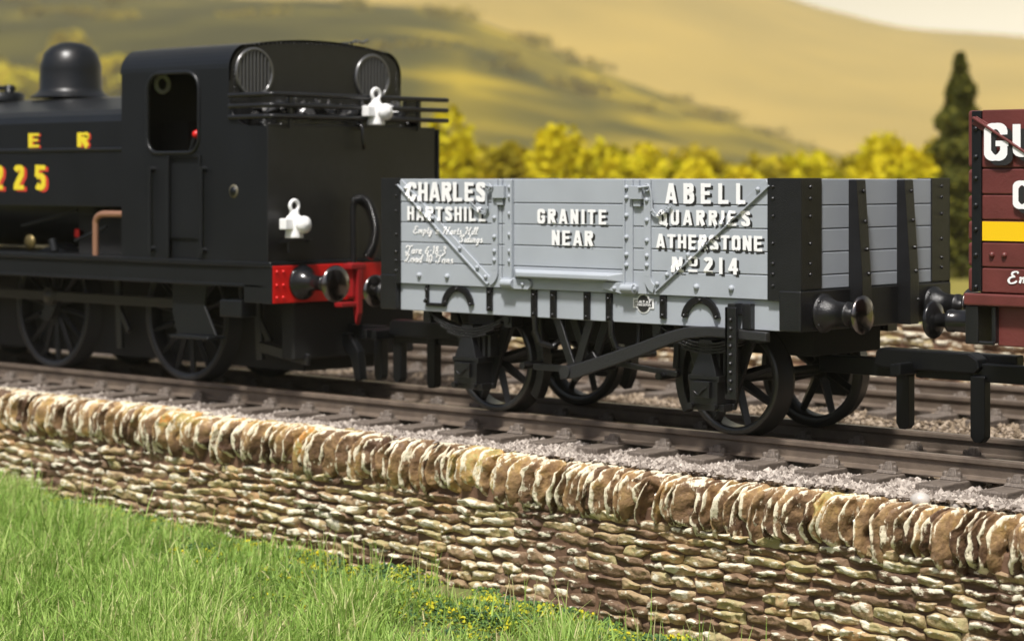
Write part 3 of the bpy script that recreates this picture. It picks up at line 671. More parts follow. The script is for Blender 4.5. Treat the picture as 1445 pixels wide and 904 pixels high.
def leaf_spring(mb, xc, y, x0, x1, ztop, zmid):
    for k in range(4):
        f = 1-.17*k; pts = []
        for i in range(15):
            u = -1+2*i/14
            pts.append((xc+u*(x1-x0)/2*f, zmid+(ztop-zmid)*(u*f)**2-.026*k))
        for i in range(14):
            (xa, za), (xb, zb) = pts[i], pts[i+1]
            mb.add([(xa,y-.055,za),(xb,y-.055,zb),(xb,y+.055,zb),(xa,y+.055,za),(xa,y-.055,za+.02),(xb,y-.055,zb+.02),(xb,y+.055,zb+.02),(xa,y+.055,za+.02)],
                   [(0,3,2,1),(4,5,6,7),(0,1,5,4),(1,2,6,5),(2,3,7,6),(3,0,4,7)])
    return mb
def running_gear(parent, xc, s, dark=BLACK):
    """axle guard with spring and axlebox; s=-1 near side"""
    yi = s*.86; g = MB(); zt = 1.0
    plate = [(xc-.42, zt), (xc-.36, zt), (xc-.17, .62), (xc-.17, zt), (xc+.17, zt), (xc+.17, .62), (xc+.36, zt), (xc+.42, zt), (xc+.22, .42), (xc+.17, .24), (xc-.17, .24), (xc-.22, .42)]
    g.prism(plate, yi-.02, yi+.02)
    g.bar((xc-.19, yi-s*-.03, .27), (xc+.19, yi-s*-.03, .27), .05, .05)
    go = g.build('axle_guard', dark, parent, .006, 1)
    y = s*1.0
    sp = MB(); leaf_spring(sp, xc, s*1.03, xc-.54, xc+.54, .965, .815)
    for q in (-1, 1):
        sp.box(xc+q*.54-.05, xc+q*.54+.05, y-.08, y+.08, .86, .985); sp.tube([(xc+q*.53, y-.09, .93), (xc+q*.53, y+.09, .93)], .04, 10)
    sp.box(xc-.07, xc+.07, y-.075, y+.075, .68, .86)
    sp.build('leaf_spring', dark, go, .004, 1)
    b = MB(); y0, y1 = sorted((s*.88, s*1.10))
    b.frus(xc-.15, xc+.15, y0, y1, .30, .52, .0, .0)
    b.frus(xc-.17, xc+.17, y0, y1+0, .50, .55)
    fz = s*1.10
    b.add([(xc-.14,y0,.55),(xc+.14,y0,.55),(xc+.14,y1,.55),(xc-.14,y1,.55),(xc-.07,y0+.02,.74),(xc+.07,y0+.02,.74),(xc+.07,y1-.05,.74),(xc-.07,y1-.05,.74)], [(0,3,2,1),(4,5,6,7),(0,1,5,4),(1,2,6,5),(2,3,7,6),(3,0,4,7)])
    yy0, yy1 = sorted((s*1.10, s*1.14)); b.box(xc-.09, xc+.09, yy0, yy1, .36, .50)
    for q in (-1, 1): b.tube([(xc+q*.13, fz-s*.01, .28), (xc+q*.13, fz+s*.035, .28)], .028, 8)
    b.box(xc-.19, xc+.19, *sorted((s*.93, s*1.06)), .24, .30)
    # raised makers' squiggle on the box front
    b.tube(smoothpts([(xc-.07, fz+s*.045, .41), (xc-.02, fz+s*.05, .385), (xc+.03, fz+s*.05, .43), (xc+.07, fz+s*.045, .45)], 3), .009, 6)
    for q in (.1, .17, .24): b.box(xc+q-.018, xc+q+.018, *sorted((s*.9, s*1.02)), .56, .78)
    b.build('axlebox', dark, go, .012, 2)
def buffer(parent, x, sx, y, z=1.125, m=BLACK, hx=.4, hr=.165, taper=True, head=STEEL, br=.145, tr=.095):
    b = MB(); d = sx
    b.lathe([(.0001, 0), (br*1.15, 0), (br*1.15, d*.03), (br, d*.035), (tr*1.12, d*hx*.34), (tr, d*hx*.62), (tr*1.1, d*hx*.63), (tr*1.1, d*hx*.7), (.055, d*hx*.7), (.055, d*hx*.95)], (x, y, z), 'x', 28)
    for k in range(4):
        a = math.pi/4+k*math.pi/2; b.dome((x+d*.03, y+br*.95*math.cos(a), z+br*.95*math.sin(a)), .022, '+x' if d > 0 else '-x', .02)
    bo = b.build('buffer', m, parent)
    h = MB(); h.lathe([(.0001, d*(hx-.04)), (hr*.5, d*(hx-.035)), (hr*.96, d*hx*.97), (hr, d*hx), (hr*.95, d*(hx+.018)), (hr*.6, d*(hx+.035)), (.0001, d*(hx+.045))], (x, y, z), 'x', 36)
    h.build('buffer_head', head, bo); return bo
def coupling(parent, x0, x1, y, zt, hook, sx, low=.1, leg=.12, hook_z=.84):
    """tension lock: shank from x0 to x1, drop leg at the outer end, bumper bar and hook plate"""
    c = MB(); d = sx
    c.box(*sorted((x0, x1)), y-.055, y+.055, zt-.155, zt)
    xl = x1-d*leg
    c.prism([(xl, zt-.02), (x1, zt-.02), (x1, low+.04), (x1-d*.03, low), (xl+d*.03, low), (xl, low+.05)], y-.05, y+.05)
    c.box(*sorted((x1-d*.02, x1+d*.05)), y-.32, y+.32, zt-.12, zt-.02)
    co = c.build('coupling', CPL, parent, .012, 2)
    if hook:
        hk = MB(); a, b_ = hook
        hk.prism([(a, hook_z-.12), (a+.02, hook_z), (a+.06, hook_z+.03), (b_-.1, hook_z+.03), (b_-.02, hook_z-.02), (b_, hook_z-.09), (b_-.06, hook_z-.14), (a+.1, hook_z-.14)], y-.12, y+.06)
        hk.build('coupling_hook', CPL, co, .015, 2)
    return co

# ================================================================== GREY WAGON
wg = thing('open_wagon', 'grey five-plank open wagon with white lettering and black ironwork', 'railway wagon')
YS = -1.17; ZP = [1.235, 1.45, 1.645, 1.842, 2.042, 2.27]
def planks(x0, x1, ya, yb, zs=ZP, g=.008):
    m_ = MB()
    m_.box(x0+.004, x1-.004, min(ya, yb)+.03 if abs(ya) > abs(yb) and ya < 0 else min(ya, yb), max(ya, yb), zs[0]+.01, zs[-1]-.01) if False else None
    for a, b in zip(zs[:-1], zs[1:]): m_.box(x0, x1, ya, yb, a+g*.5, b-g*.5)
    return m_
def wagon_side(s):
    ya, yb = (YS, YS+.055) if s < 0 else (-YS-.055, -YS)
    core_a, core_b = (YS+.03, YS+.09) if s < 0 else (-YS-.09, -YS-.03)
    m1 = planks(-2.46, -.905, ya, yb); m1.box(-2.5, 2.5, core_a, core_b, 1.24, 2.262)
    for a, b in zip(ZP[:-1], ZP[1:]): m1.box(.865, 2.46, ya, yb, a+.004, b-.004)
    for x_ in (-2.0, -1.62, 1.42, 1.8): m1.dome((x_, s*1.17, 1.325), .03, '-y' if s < 0 else '+y', .03)
    sp = m1.build('side_panel', GREY, wg, .006, 2)
    dr = planks(-.895, .855, ya, yb).build('drop_door', GREY, wg, .006, 2)
    return sp, dr
side, door = wagon_side(-1)
side_b, door_b = wagon_side(1)
def iron(s):
    y0 = YS*(1 if s < 0 else -1)
    def yb(t): return sorted((y0, y0+s*t))
    ax = '-y' if s < 0 else '+y'; out = []
    # left and right hand side knees: a diagonal running into a rounded vertical strap
    for q in (-1, 1):
        xv = -.975 if q < 0 else .875
        xv = -.975 if q < 0 else .88
        xd = -2.27 if q < 0 else 2.19
        zt_, zb_ = 2.235, 1.285
        m_ = MB(); wv = .075
        xa = xv-.0375*1; xin = xv+.0375*(-q)*1      # inner edge is the door side
        # vertical strap
        m_.box(xv-wv/2, xv+wv/2, *yb(.022), 1.40, 2.262)
        # rounded foot
        pts = arc(xv-q*-.10 if False else xv+q*.115, 1.40, .1525, 180 if q > 0 else 0, 250 if q > 0 else -70, 8)
        inn = arc(xv+q*.115, 1.40, .0775, 180 if q > 0 else 0, 250 if q > 0 else -70, 8)
        m_.prism(pts+inn[::-1], *yb(.022))
        # diagonal
        px_, pz_ = ((pts[-1][0]+inn[-1][0])/2, (pts[-1][1]+inn[-1][1])/2)
        yy = y0+s*.011
        dvec = Vector((xd-px_, 0, zt_-pz_)).normalized()
        yy = y0+s*.007; m_.bar((px_, yy, pz_), (xd, yy, zt_), .078, .014)
        # upstanding rib of the diagonal (angle section)
        nrm = Vector((-dvec.z, 0, dvec.x))*(1 if q < 0 else 1)
        offs = nrm*(.03 if q > 0 else -.03)*(-1 if q > 0 else -1)
        a_ = Vector((px_, yy+s*.012, pz_))+offs; b_ = Vector((xd, yy+s*.012, zt_))+offs
        m_.bar(a_, b_, .014, .018)
        for z_ in (2.18, 2.08, 1.9, 1.72, 1.585, 1.5): m_.dome((xv, y0+s*.022, z_), .023, ax, .022)
        for f in (.04, .13, .32, .62, .93):
            p_ = Vector((px_, 0, pz_)).lerp(Vector((xd, 0, zt_)), f)-offs*.4; m_.dome((p_.x, y0+s*.022, p_.z), .022, ax, .022)
        out.append(m_.build('side_knee', GREY, wg, .005, 1))
        # door hinge post
        xp = -.80 if q < 0 else .665
        h_ = MB(); h_.box(xp-.05, xp+.045, *yb(.02), 1.245, 2.262); h_.box(xp+.045*(1 if q < 0 else -1)-.01, xp+.045*(1 if q < 0 else -1)+.012, *yb(.04), 1.245, 2.262)
        for z_ in (2.19, 2.1, 1.94, 1.745, 1.59, 1.495): h_.dome((xp-.02*q*-1*-1, y0+s*.02, z_), .024, ax, .024)
        hb = 1.275
        h_.prism([(xp-.07, hb-.04), (xp+.26*(1 if q < 0 else 0)+.07*(q > 0), hb-.04)]+[(xp+(.29 if q < 0 else .1), hb-.01), (xp+(.29 if q < 0 else .1), hb+.035), (xp+(.25 if q < 0 else .07), hb+.06), (xp-(.1 if q < 0 else .28), hb+.06), (xp-(.12 if q < 0 else .3), hb+.0)], *yb(.034))
        h_.tube([(xp-.06, y0+s*.04, hb+.012), (xp+.08, y0+s*.04, hb+.012)], .04, 10)
        for dx in (-.15 if q > 0 else -.07, .2 if q < 0 else .08): h_.dome((xp+dx, y0+s*.034, hb+.01), .022, ax, .022)
        out.append(h_.build('door_hinge', GREY, wg, .004, 1))
        # latch at the top with pin and chain
        xl = (-.90 if q < 0 else .77); l_ = MB()
        l_.box(xl-.075, xl+.075, *yb(.06), 2.085, 2.205)
        l_.box(xl-.04, xl+.04, *yb(.035), 2.02, 2.09); l_.box(xl-.02, xl+.02, *yb(.03), 2.2, 2.262)
        sgx = -1 if q < 0 else 1
        l_.tube([(xl+sgx*.05, y0+s*.075, 2.19), (xl+sgx*.16, y0+s*.05, 2.205), (xl+sgx*.17, y0+s*.035, 2.12), (xl+sgx*.17, y0+s*.03, 1.98)], .013, 6)
        ch = smoothpts([(xl+sgx*.17, y0+s*.03, 1.99), (xl+sgx*.21, y0+s*.03, 1.95), (xl+sgx*.3, y0+s*.03, 1.975), (xl+sgx*.38, y0+s*.03, 2.03)], 4)
        for p_ in ch: l_.torus((p_.x, p_.y, p_.z), .016, .007, 'y', 8, 5)
        l_.torus((xl+sgx*.13, y0+s*.045, 2.19), .03, .01, 'y', 12, 6)
        out.append(l_.build('door_latch', GREY, wg, .004, 1))
    # door stop timber
    d_ = MB(); a, b = -.74, .60
    y1 = y0+s*.085; y2 = y0+s*.0
    d_.add([(a, y2, 1.335), (b, y2, 1.335), (b, y2, 1.425), (a, y2, 1.425), (a+.09, y1, 1.355), (b-.13, y1, 1.355), (b-.13, y1, 1.40), (a+.09, y1, 1.40)], [(0,1,2,3),(7,6,5,4),(0,4,5,1),(1,5,6,2),(2,6,7,3),(3,7,4,0)])
    out.append(d_.build('door_stop', GREY, wg, .01, 3))
    return out
irons = iron(-1); iron(1)
BV = bvh_of([side, door]+irons)
lettering([('CHARLES', (-2.165, 2.05, -1.10, 2.236), .033, 0, .96), ('HARTSHILL', (-2.165, 1.862, -1.10, 2.0), .033, 0, .97),
           ('ABELL', (1.075, 2.05, 1.97, 2.23), .033, 0, 1.25), ('QUARRIES', (1.0, 1.862, 2.0, 1.995), .033, 0, 1.02),
           ('ATHERSTONE', (.97, 1.648, 2.135, 1.782), .033, 0, 1.0), ('N', (1.15, 1.447, 1.28, 1.583), .033, 0, 1), ('O', (1.335, 1.505, 1.435, 1.592), .03, 0, 1), ('214', (1.50, 1.445, 1.87, 1.588), .033, 0, 1.0)], side, BV, YS)
u_ = MB().box(1.335, 1.435, YS-.012, YS-.006, 1.455, 1.475); u_.build('ordinal_bar', WHITE, side)
lettering([('GRANITE', (-.445, 1.853, .40, 1.99), .033, 0, 1.02), ('NEAR', (-.265, 1.655, .235, 1.795), .033, 0, 1.02)], door, BV, YS)
for ln in (('Empty to Harts Hill', -2.08, 1.735, .87, .07), ('Sidings', -1.46, 1.662, .32, .07), ('Tare 6-18-3', -2.19, 1.537, .56, .076), ('Load 10 Tons', -2.2, 1.452, .67, .078)): script_text([ln], side, BV, YS)
# corner plates
for qx in (-1, 1):
    for qy in (-1, 1):
        c_ = MB(); X = qx*2.515; Yc = qy*1.17; t = .014
        wside = .33 if qx > 0 else .26
        c_.box(*sorted((X+qx*t, X-qx*wside)), *sorted((Yc, Yc+qy*t)), 1.235 if True else 1.336, 2.274)
        c_.box(*sorted((X, X+qx*t)), *sorted((Yc, Yc-qy*.30)), 1.336, 2.274)
        for z_ in (2.2, 2.1, 1.95, 1.72, 1.55, 1.46, 1.36):
            c_.dome((X-qx*(wside-.06), Yc+qy*t, z_), .018, ('-y' if qy < 0 else '+y'), .016)
            if z_ > 1.4: c_.dome((X+qx*t, Yc-qy*.13, z_), .018, ('+x' if qx > 0 else '-x'), .016)
        c_.build('corner_plate', BLACK, wg, .004, 1)
# ends
for q in (-1, 1):
    e = MB(); xa, xb = sorted((q*2.515, q*2.45)); e.box(*sorted((q*2.48, q*2.42)), -1.1, 1.1, 1.30, 2.262)
    for a, b in zip(ZP[:-1], ZP[1:]): e.box(xa, xb, -1.16, 1.16, max(a, 1.33)+.004, b-.004)
    e.build('end_panel', GREY, wg, .006, 2)
    for yc in (-.385, .375):
        s_ = MB(); s_.prism([(q*2.515, .98), (q*2.515, 2.262), (q*2.60, 2.262), (q*2.66, 1.4), (q*2.66, .98)], yc-.07, yc+.07)
        for z_ in (2.16, 1.9, 1.66, 1.45, 1.2): s_.dome((q*(2.6+.06*(2.26-z_)/.86), yc+.03, z_), .02, '+x' if q > 0 else '-x', .02)
        s_.build('end_stanchion', BLACK, wg, .008, 1)
    hs = MB(); hs.box(*sorted((q*2.31, q*2.535)), -1.19, 1.19, .98, 1.325)
    hs.box(*sorted((q*2.26, q*2.31)), -1.19, -1.1, .96, 1.0) if False else None
    hs.build('headstock', BLACK, wg, .012, 2)
    for yb_ in (-.87, .87): buffer(wg, q*2.535, q, yb_, 1.13, hx=.40)
# solebars, brackets
for s in (-1, 1):
    so = MB().box(-2.3, 2.3, *sorted((s*1.06, s*1.135)), .975, 1.236).build('solebar', GREY, wg, .006, 1)
    def brk(pts, wd=.075, y=s*1.135, close=False, b=True):
        m_ = MB()
        for (a, c), (a2, c2) in zip(pts[:-1], pts[1:]): m_.bar((a, y+s*.012, c), (a2, y+s*.012, c2), wd, .03)
        if b:
            for (a, c) in (pts[0], pts[-1]): m_.dome((a, y+s*.027, c-(.05 if c > 1.2 else -.03)), .019, '-y' if s < 0 else '+y', .02)
        m_.build('iron_bracket', GLOSS, so, .006, 2)
    if s < 0:
        brk([(-1.915, 1.235), (-1.915, 1.06)], .04); brk([(-1.93, 1.045), (-1.66, 1.045)], .035)
        for xc in (-1.5, 1.45):
            m_ = MB(); P1 = arc(xc, 1.03, .215, 8, 172, 12); P2 = arc(xc, 1.03, .15, 172, 8, 12); m_.prism(P1+P2, *sorted((s*1.135, s*1.165)))
            for a in (12, 90, 168): m_.dome((xc+.18*math.cos(R(a)), s*1.165, 1.03+.18*math.sin(R(a))), .019, '-y', .02)
            m_.build('spring_arch', GLOSS, so, .006, 2)
        for x_, zb in ((-1.08, 1.01), (-.51, .98), (-.27, .98), (.14, .98), (.405, .98), (1.03, 1.03)):
            brk([(x_, 1.235), (x_, zb)], .07)
        # axle guard safety loops hanging below the solebar
        for x_ in (-.51, .42):
            m_ = MB(); pts = [(x_, s*1.14, .99), (x_, s*1.13, .84), (x_+.03, s*1.1, .74), (x_+.1, s*1.0, .70), (x_+.14, s*.92, .76), (x_+.14, s*.9, .97)]
            for a, b in zip(pts[:-1], pts[1:]): m_.tube([a, b], .028, 6)
            m_.build('safety_loop', BLACK, so)
        # maker's badge
        m_ = MB(); cx, cz = .80, 1.155; y = s*1.135
        bd = [(cx+.084*math.cos(a), cz+.09*math.sin(a)) for a in np.linspace(0, 2*math.pi, 29)[:-1]]
        MB().prism(bd, *sorted((y-.003, y-.006))).build('badge_disc', WHITE, so)
        MB().prism([(cx-.12, cz-.042), (cx+.12, cz-.042), (cx+.12, cz+.046), (cx-.12, cz+.046)], *sorted((y-.0065, y-.009))).build('badge_band', WHITE, so)
        bd2 = [(cx+.07*math.cos(a), cz+.076*math.sin(a)) for a in np.linspace(0, 2*math.pi, 29)[:-1]]
        MB().prism(bd2, *sorted((y-.0095, y-.011))).build('badge_face', SHADOWP, so)
        MB().prism([(cx-.1, cz-.026), (cx+.1, cz-.026), (cx+.1, cz+.03), (cx-.1, cz+.03)], *sorted((y-.0115, y-.013))).build('badge_face', SHADOWP, so)
        lettering([('BUILT AT', (cx-.088, cz+.005, cx+.088, cz+.026), .01, 0, 1), ('LONG EATON', (cx-.09, cz-.021, cx+.09, cz+.0), .01, 0, 1), ('YES', (cx-.03, cz-.052, cx+.03, cz-.032), .01, 0, 1)][:2], so, None, y-.013, shadow=False, off=.002, plain=True)
# underframe body, running gear
MB().box(-2.3, 2.3, -1.08, 1.08, 1.15, 1.3).build('floor', WOOD, wg)
u = MB(); 
for y in (-.45, .45): u.box(-2.3, 2.3, y-.05, y+.05, .98, 1.15)
for x in (-.95, 0, .95): u.box(x-.06, x+.06, -1.06, 1.06, .98, 1.15)
u.box(-2.2, 2.2, -.54, .54, .72, 1.1)
u.build('underframe', DARK, wg, .01, 1)
WX = (-1.42, 1.47)
for x in WX:
    axle(wg, x, .5)
    for s in (-1, 1): spoked_wheel(wg, x, s*.655, .5, 8, s, sw=.09)
    for s in (-1, 1): running_gear(wg, x-.03, s)
# brake gear
b = MB(); yv = -1.1
b.bar((-.27, yv, .99), (-.07, yv, .53), .085, .035); b.bar((.15, yv, .99), (-.02, yv, .53), .085, .035); b.bar((-.24, yv+.2, .99), (-.05, yv+.2, .53), .085, .035); b.bar((.18, yv+.2, .99), (.0, yv+.2, .53), .085, .035)
b.build('brake_hanger', BLACK, wg, .006, 1)
b = MB(); b.tube([(-.05, -1.2, .52), (-.05, -.55, .52)], .045, 12)
b.bar((-.66, -.98, .5), (-.05, -.98, .5), .06, .04); b.bar((.0, -1.0, .62), (1.0, -.9, .52), .05, .04); b.bar((-.15, -1.0, .42), (.12, -1.0, .66), .09, .05)
b.build('push_rod', BLACK, wg, .005, 1)
b = MB(); yl = -1.19
lv = [(-.13, .475), (.05, .51), (.5, .65), (.85, .765), (1.15, .87), (1.36, .925), (1.6, .945), (2.2, .925)]
lo = [(a, c-.0) for a, c in lv]; wdt = [.1, .13, .125, .12, .115, .105, .09, .08]
top_ = [(a, c+w_/2) for (a, c), w_ in zip(lv, wdt)]; bot_ = [(a, c-w_/2) for (a, c), w_ in zip(lv, wdt)]
b.prism(top_+bot_[::-1], yl-.03, yl+.03); b.tube([(-.06, yl-.05, .5), (-.06, yl+.1, .5)], .06, 14)
b.build('brake_lever', LEVM, wg, .01, 2)
b = MB(); b.box(1.80, 1.92, -1.27, -1.235, .38, 1.17); b.box(1.80, 1.835, -1.27, -1.15, .42, 1.17); b.box(1.82, 1.9, -1.26, -1.1, 1.1, 1.2)
b.box(1.93, 2.02, -1.2, -1.12, .98, 1.2)
for k in range(9): b.dome((1.862, -1.27, .46+.075*k), .022, '-y', .02)
b.build('lever_guard', BLACK, wg, .008, 2)
for xc, q in ((WX[0], 1), (WX[1], -1)):
    for s in (-1, 1):
        b = MB(); P1 = arc(xc, .5, .56, -32 if q > 0 else 148, 32 if q > 0 else 212, 8); P2 = arc(xc, .5, .65, 32 if q > 0 else 212, -32 if q > 0 else 148, 8)
        b.prism(P1+P2, *sorted((s*.6, s*.72))); b.bar((xc+q*.63, s*.72, .55), (xc+q*.6, s*.72, 1.0), .06, .05); b.tube([(xc+q*.62, s*.66, .5), (xc+q*.62, s*1.0, .5)], .035, 8)
        b.build('brake_block', BLACK, wg, .006, 1)
coupling(wg, 2.0, 2.93, -.1, .71, (2.62, 3.66), 1, .11, .13, .775)
coupling(wg, -2.0, -3.42, -.1, .70, (-3.42, -2.35), -1, .12, .12, .755)
c_ = MB(); c_.prism([(-2.87, .62), (-2.75, .62), (-2.75, .13), (-2.78, .1), (-2.85, .1), (-2.87, .14)], -.2, -.1); c_.build('coupling_leg', CPL, wg, .01, 2)

# ================================================================== RED WAGON
rw = thing('open_wagon', 'dark red plank wagon with yellow stripe, cut off by the right edge', 'railway wagon', (0, 0, 0))
XR, XE = 4.14, 9.2; YR = -1.21
ZR = [1.375, 1.575, 1.775, 1.945, 2.145, 2.35, 2.812]
side_r = MB()
for a, b_ in zip(ZR[:-1], ZR[1:]): side_r.box(XR+.13, XE, YR, YR+.06, a+.005, b_-.005); side_r.box(XR+.13, XE, -YR-.06, -YR, a+.005, b_-.005)
side_r.box(XR+.1, XE, YR+.03, YR+.08, 1.37, 2.8); side_r.box(XR+.1, XE, -YR-.08, -YR-.03, 1.37, 2.8)
for x_ in (4.36, 4.47): side_r.dome((x_, YR, 1.675), .026, '-y', .026)
sr = side_r.build('side_panel', MAROON, rw, .014, 2)
MB().box(XR+.135, XE, YR-.003, YR+.002, 1.785, 1.935).build('yellow_stripe', YEL2, sr)
for xe, q in ((XR, 1), (XE, -1)):
    en = MB()
    for a, b_ in zip(ZR[:-1], ZR[1:]): en.box(*sorted((xe, xe+q*.08)), YR-.0, -YR+.0, a+.005, b_-.005)
    en.build('end_panel', MAROON, rw, .028, 3)
k_ = MB(); k_.bar((XR+.07, YR-.012, 2.73), (XR+.75, YR-.012, 2.32), .075, .024); k_.bar((XR+.07, YR-.03, 2.75), (XR+.75, YR-.03, 2.34), .02, .04)
k_.build('side_knee', MAROON, rw, .006, 2)
an = MB(); an.box(XR+.045, XR+.13, YR-.014, YR+.05, 1.385, 2.80)
for z_ in (2.66, 2.44, 2.27, 2.06, 1.87, 1.67, 1.42): an.dome((XR+.085, YR-.014, z_), .022, '-y', .02)
an.build('corner_angle', SATIN, rw, .006, 2)
cr = MB(); cr.box(XR-.02, XE, YR-.03, -YR+.03, 1.275, 1.37); cr.build('curb_rail', MAROON, rw, .015, 3)
MB().box(XR+.23, XE-.25, -1.14, -1.06, .96, 1.273).build('solebar', MAROON, rw, .01, 2); MB().box(XR+.23, XE-.25, 1.06, 1.14, .96, 1.273).build('solebar', MAROON, rw, .01, 2)
hb_ = MB(); hb_.box(XR-.015, XR+.10, YR-.01, -YR+.01, .97, 1.272); hb_.box(XR+.10, XR+.24, YR-.01, YR+.02, .97, 1.0); hb_.box(XR+.20, XR+.24, YR+.02, YR+.12, .98, 1.27)
hb_.build('headstock', BLACK, rw, .01, 2)
for yb_ in (-.87, .87): buffer(rw, XR-.015, -1, yb_, 1.12, GLOSS, .5, .155, head=GLOSS, br=.12, tr=.085)
for yb_ in (-.87, .87): MB().tube([(XR-.47, yb_, 1.12), (XR-.3, yb_, 1.12)], .042, 14).build('buffer_shank', SILVER, rw)
MB().box(XR+.2, XE-.2, -1.05, 1.05, 1.1, 1.27).build('floor', BLACK, rw)
BV2 = bvh_of([sr, bpy.data.objects['side_knee'] if False else sr])
lettering([('G', (4.30, 2.40, 4.525, 2.71), .05, 0, 1), ('U', (4.55, 2.43, 4.80, 2.69), .05, 0, 1), ('C', (4.555, 2.03, 4.73, 2.26), .05, 0, 1)], sr, None, YR-.03, sdx=.045, sdz=-.035, off=.006)
SC['E'] = SC['E']
script_text([('Em', 4.50, 1.46, .2, .09)], sr, BV2, YR)
for x in (5.3, 8.1):
    axle(rw, x, .5)
    for s in (-1, 1): spoked_wheel(rw, x, s*.655, .5, 8, s, sw=.12); running_gear(rw, x, s)
coupling(rw, 4.9, 3.0, -.1, .72, None, -1, .56, .1)
c_ = MB(); c_.prism([(3.56, .62), (3.70, .62), (3.70, .1), (3.66, .055), (3.6, .055), (3.56, .1)], -.2, -.1); c_.box(2.78, 3.9, -.02, .1, .70, .79); c_.build('coupling_leg', CPL, rw, .012, 2)

# ================================================================== LOCOMOTIVE
lo_ = thing('steam_locomotive', 'black tank engine with yellow lettering and red buffer beam', 'steam locomotive', (0, 0, 0))
CX0, CX1 = -6.6, -4.75; YC = 1.28
def cab_prof(yo=YC, zt=3.79, zs=3.44, r=.27, zb=1.40, inset=0):
    yo -= inset; pts = [(-yo, zb), (-yo, zs)]
    for k in range(1, 8):
        a = math.pi-math.pi/2*k/8*.93; pts.append((-yo+r+r*math.cos(a), zs+r*math.sin(a)))
    for k in range(0, 9):
        f = -1+2*k/8; pts.append((f*(yo-r*1.05), zs+r+(zt-zs-r)*(1-f*f)-inset*.3))
    for k in range(7, 0, -1):
        a = math.pi/2*k/8*.93; pts.append((yo-r+r*math.cos(a), zs+r*math.sin(a)))
    pts += [(yo, zs), (yo, zb)]; return pts
cp = cab_prof()
# roof shell: only the part above the side sheets
roof = [p for p in cp if p[1] >= 3.43]
inn = [(p[0]*.975, p[1]-.03) for p in roof]
rf = MB().prism(roof+inn[::-1], CX0-.02, CX1, 'x').build('cab_roof', SATIN, lo_, .006, 1)
def rrect(x0, x1, z0, z1, r0, r1, n=6):      # r0 bottom radius, r1 top radius
    return (arc(x0+r0, z0+r0, r0, 180, 270, n)+arc(x1-r0, z0+r0, r0, 270, 360, n)+arc(x1-r1, z1-r1, r1, 0, 90, n)+arc(x0+r1, z1-r1, r1, 90, 180, n))
for s in (-1, 1):
    side_out = [(CX0, 1.40), (-5.80, 1.40), (-5.80, 2.50), (-5.20, 2.50), (-5.20, 1.40), (-4.13, 1.40), (-4.13, 2.82)]+[(-4.42, 2.825)]+arc(-4.42, 3.16, .335, 262, 185, 7)+[(CX1, 3.3), (CX1, 3.445), (CX0, 3.445)]
    hole = rrect(-6.13, -5.24, 2.55, 3.47-.05, .17, .2)
    cs = MB().prism(side_out, *sorted((s*YC, s*(YC-.035))), 'y', [hole]).build('cab_side', SATIN, lo_, .004, 1)
    # beading round the opening
    loop = hole+[hole[0]]; m_ = MB(); m_.tube([(a, s*(YC+.002), b_) for a, b_ in loop], .022, 8, cap=False); m_.build('window_beading', SATIN, cs)
    d = MB(); d.box(-5.80, -5.20, *sorted((s*(YC-.07), s*(YC-.035))), 1.62, 2.52); d.box(-5.80, -5.20, *sorted((s*(YC-.10), s*(YC-.06))), 1.40, 1.64); d.build('cab_door', SATIN, lo_, .005, 1)
    for x_ in (-6.02, -5.14):
        h = MB(); h.tube([(x_, s*(YC+.05), 1.46), (x_, s*(YC+.05), 2.40)], .018, 8)
        for z_ in (1.5, 2.37): h.tube([(x_, s*(YC-.01), z_), (x_, s*(YC+.06), z_)], .032, 8)
        h.build('handrail', SATIN, lo_)
    m_ = MB()
    for x_ in (-5.76, -5.225): m_.box(x_-.02, x_+.02, *sorted((s*YC, s*(YC+.02))), 1.41, 2.52)
    m_.build('door_beading', SATIN, lo_, .006, 2)
m_ = MB(); m_.lathe([(.0001, -.012), (.055, -.012), (.075, -.002), (.075, 0)], (-4.665, -YC-.001, 2.135), 'y', 20); 
pl = m_.build('works_plate', DULL, lo_); MB().lathe([(.0001, -.014), (.05, -.014), (.05, 0)], (-4.665, -YC-.001, 2.135), 'y', 20).build('plate_face', SATIN, pl)
# cab front, rear spectacle plate with two round barred windows
inner = cab_prof(inset=.035)
MB().prism(inner, CX0, CX0+.04, 'x').build('cab_front', SATIN, lo_)
win = [[(yc+.245*math.cos(a), 3.405+.245*math.sin(a)) for a in np.linspace(0, 2*math.pi, 33)[:-1]] for yc in (-.93, .82)]
rear = MB().prism(cab_prof(zb=2.5, inset=.004), CX1-.04, CX1+.0, 'x', win)
for k in range(34):
    a = k/33; yv_ = -1.05+2.1*a; rear.dome((CX1, yv_, 3.69+.06*(1-(yv_/1.05)**2)), .012, '+x', .012)
for k in range(9): rear.dome((CX1, 1.2, 3.1+.045*k), .012, '+x', .012); rear.dome((CX1, -1.2, 3.1+.045*k), .012, '+x', .012)
rp = rear.build('spectacle_plate', BLACK, lo_)
for yc in (-.93, .82):
    m_ = MB(); m_.torus((CX1+.005, yc, 3.405), .25, .022, 'x', 32, 8)
    wn = m_.build('round_window', BARM, lo_)
    g = MB(); g.lathe([(.0001, 0), (.24, 0)], (CX1-.03, yc, 3.405), 'x', 28); g.build('glazing', GLASSR, wn)
    g = MB()
    for k in range(-4, 5):
        h = math.sqrt(max(.001, .24**2-(k*.05)**2)); g.tube([(CX1+.008, yc+k*.05, 3.405-h), (CX1+.008, yc+k*.05, 3.405+h)], .013, 6)
    g.build('window_bars', BARM, wn)
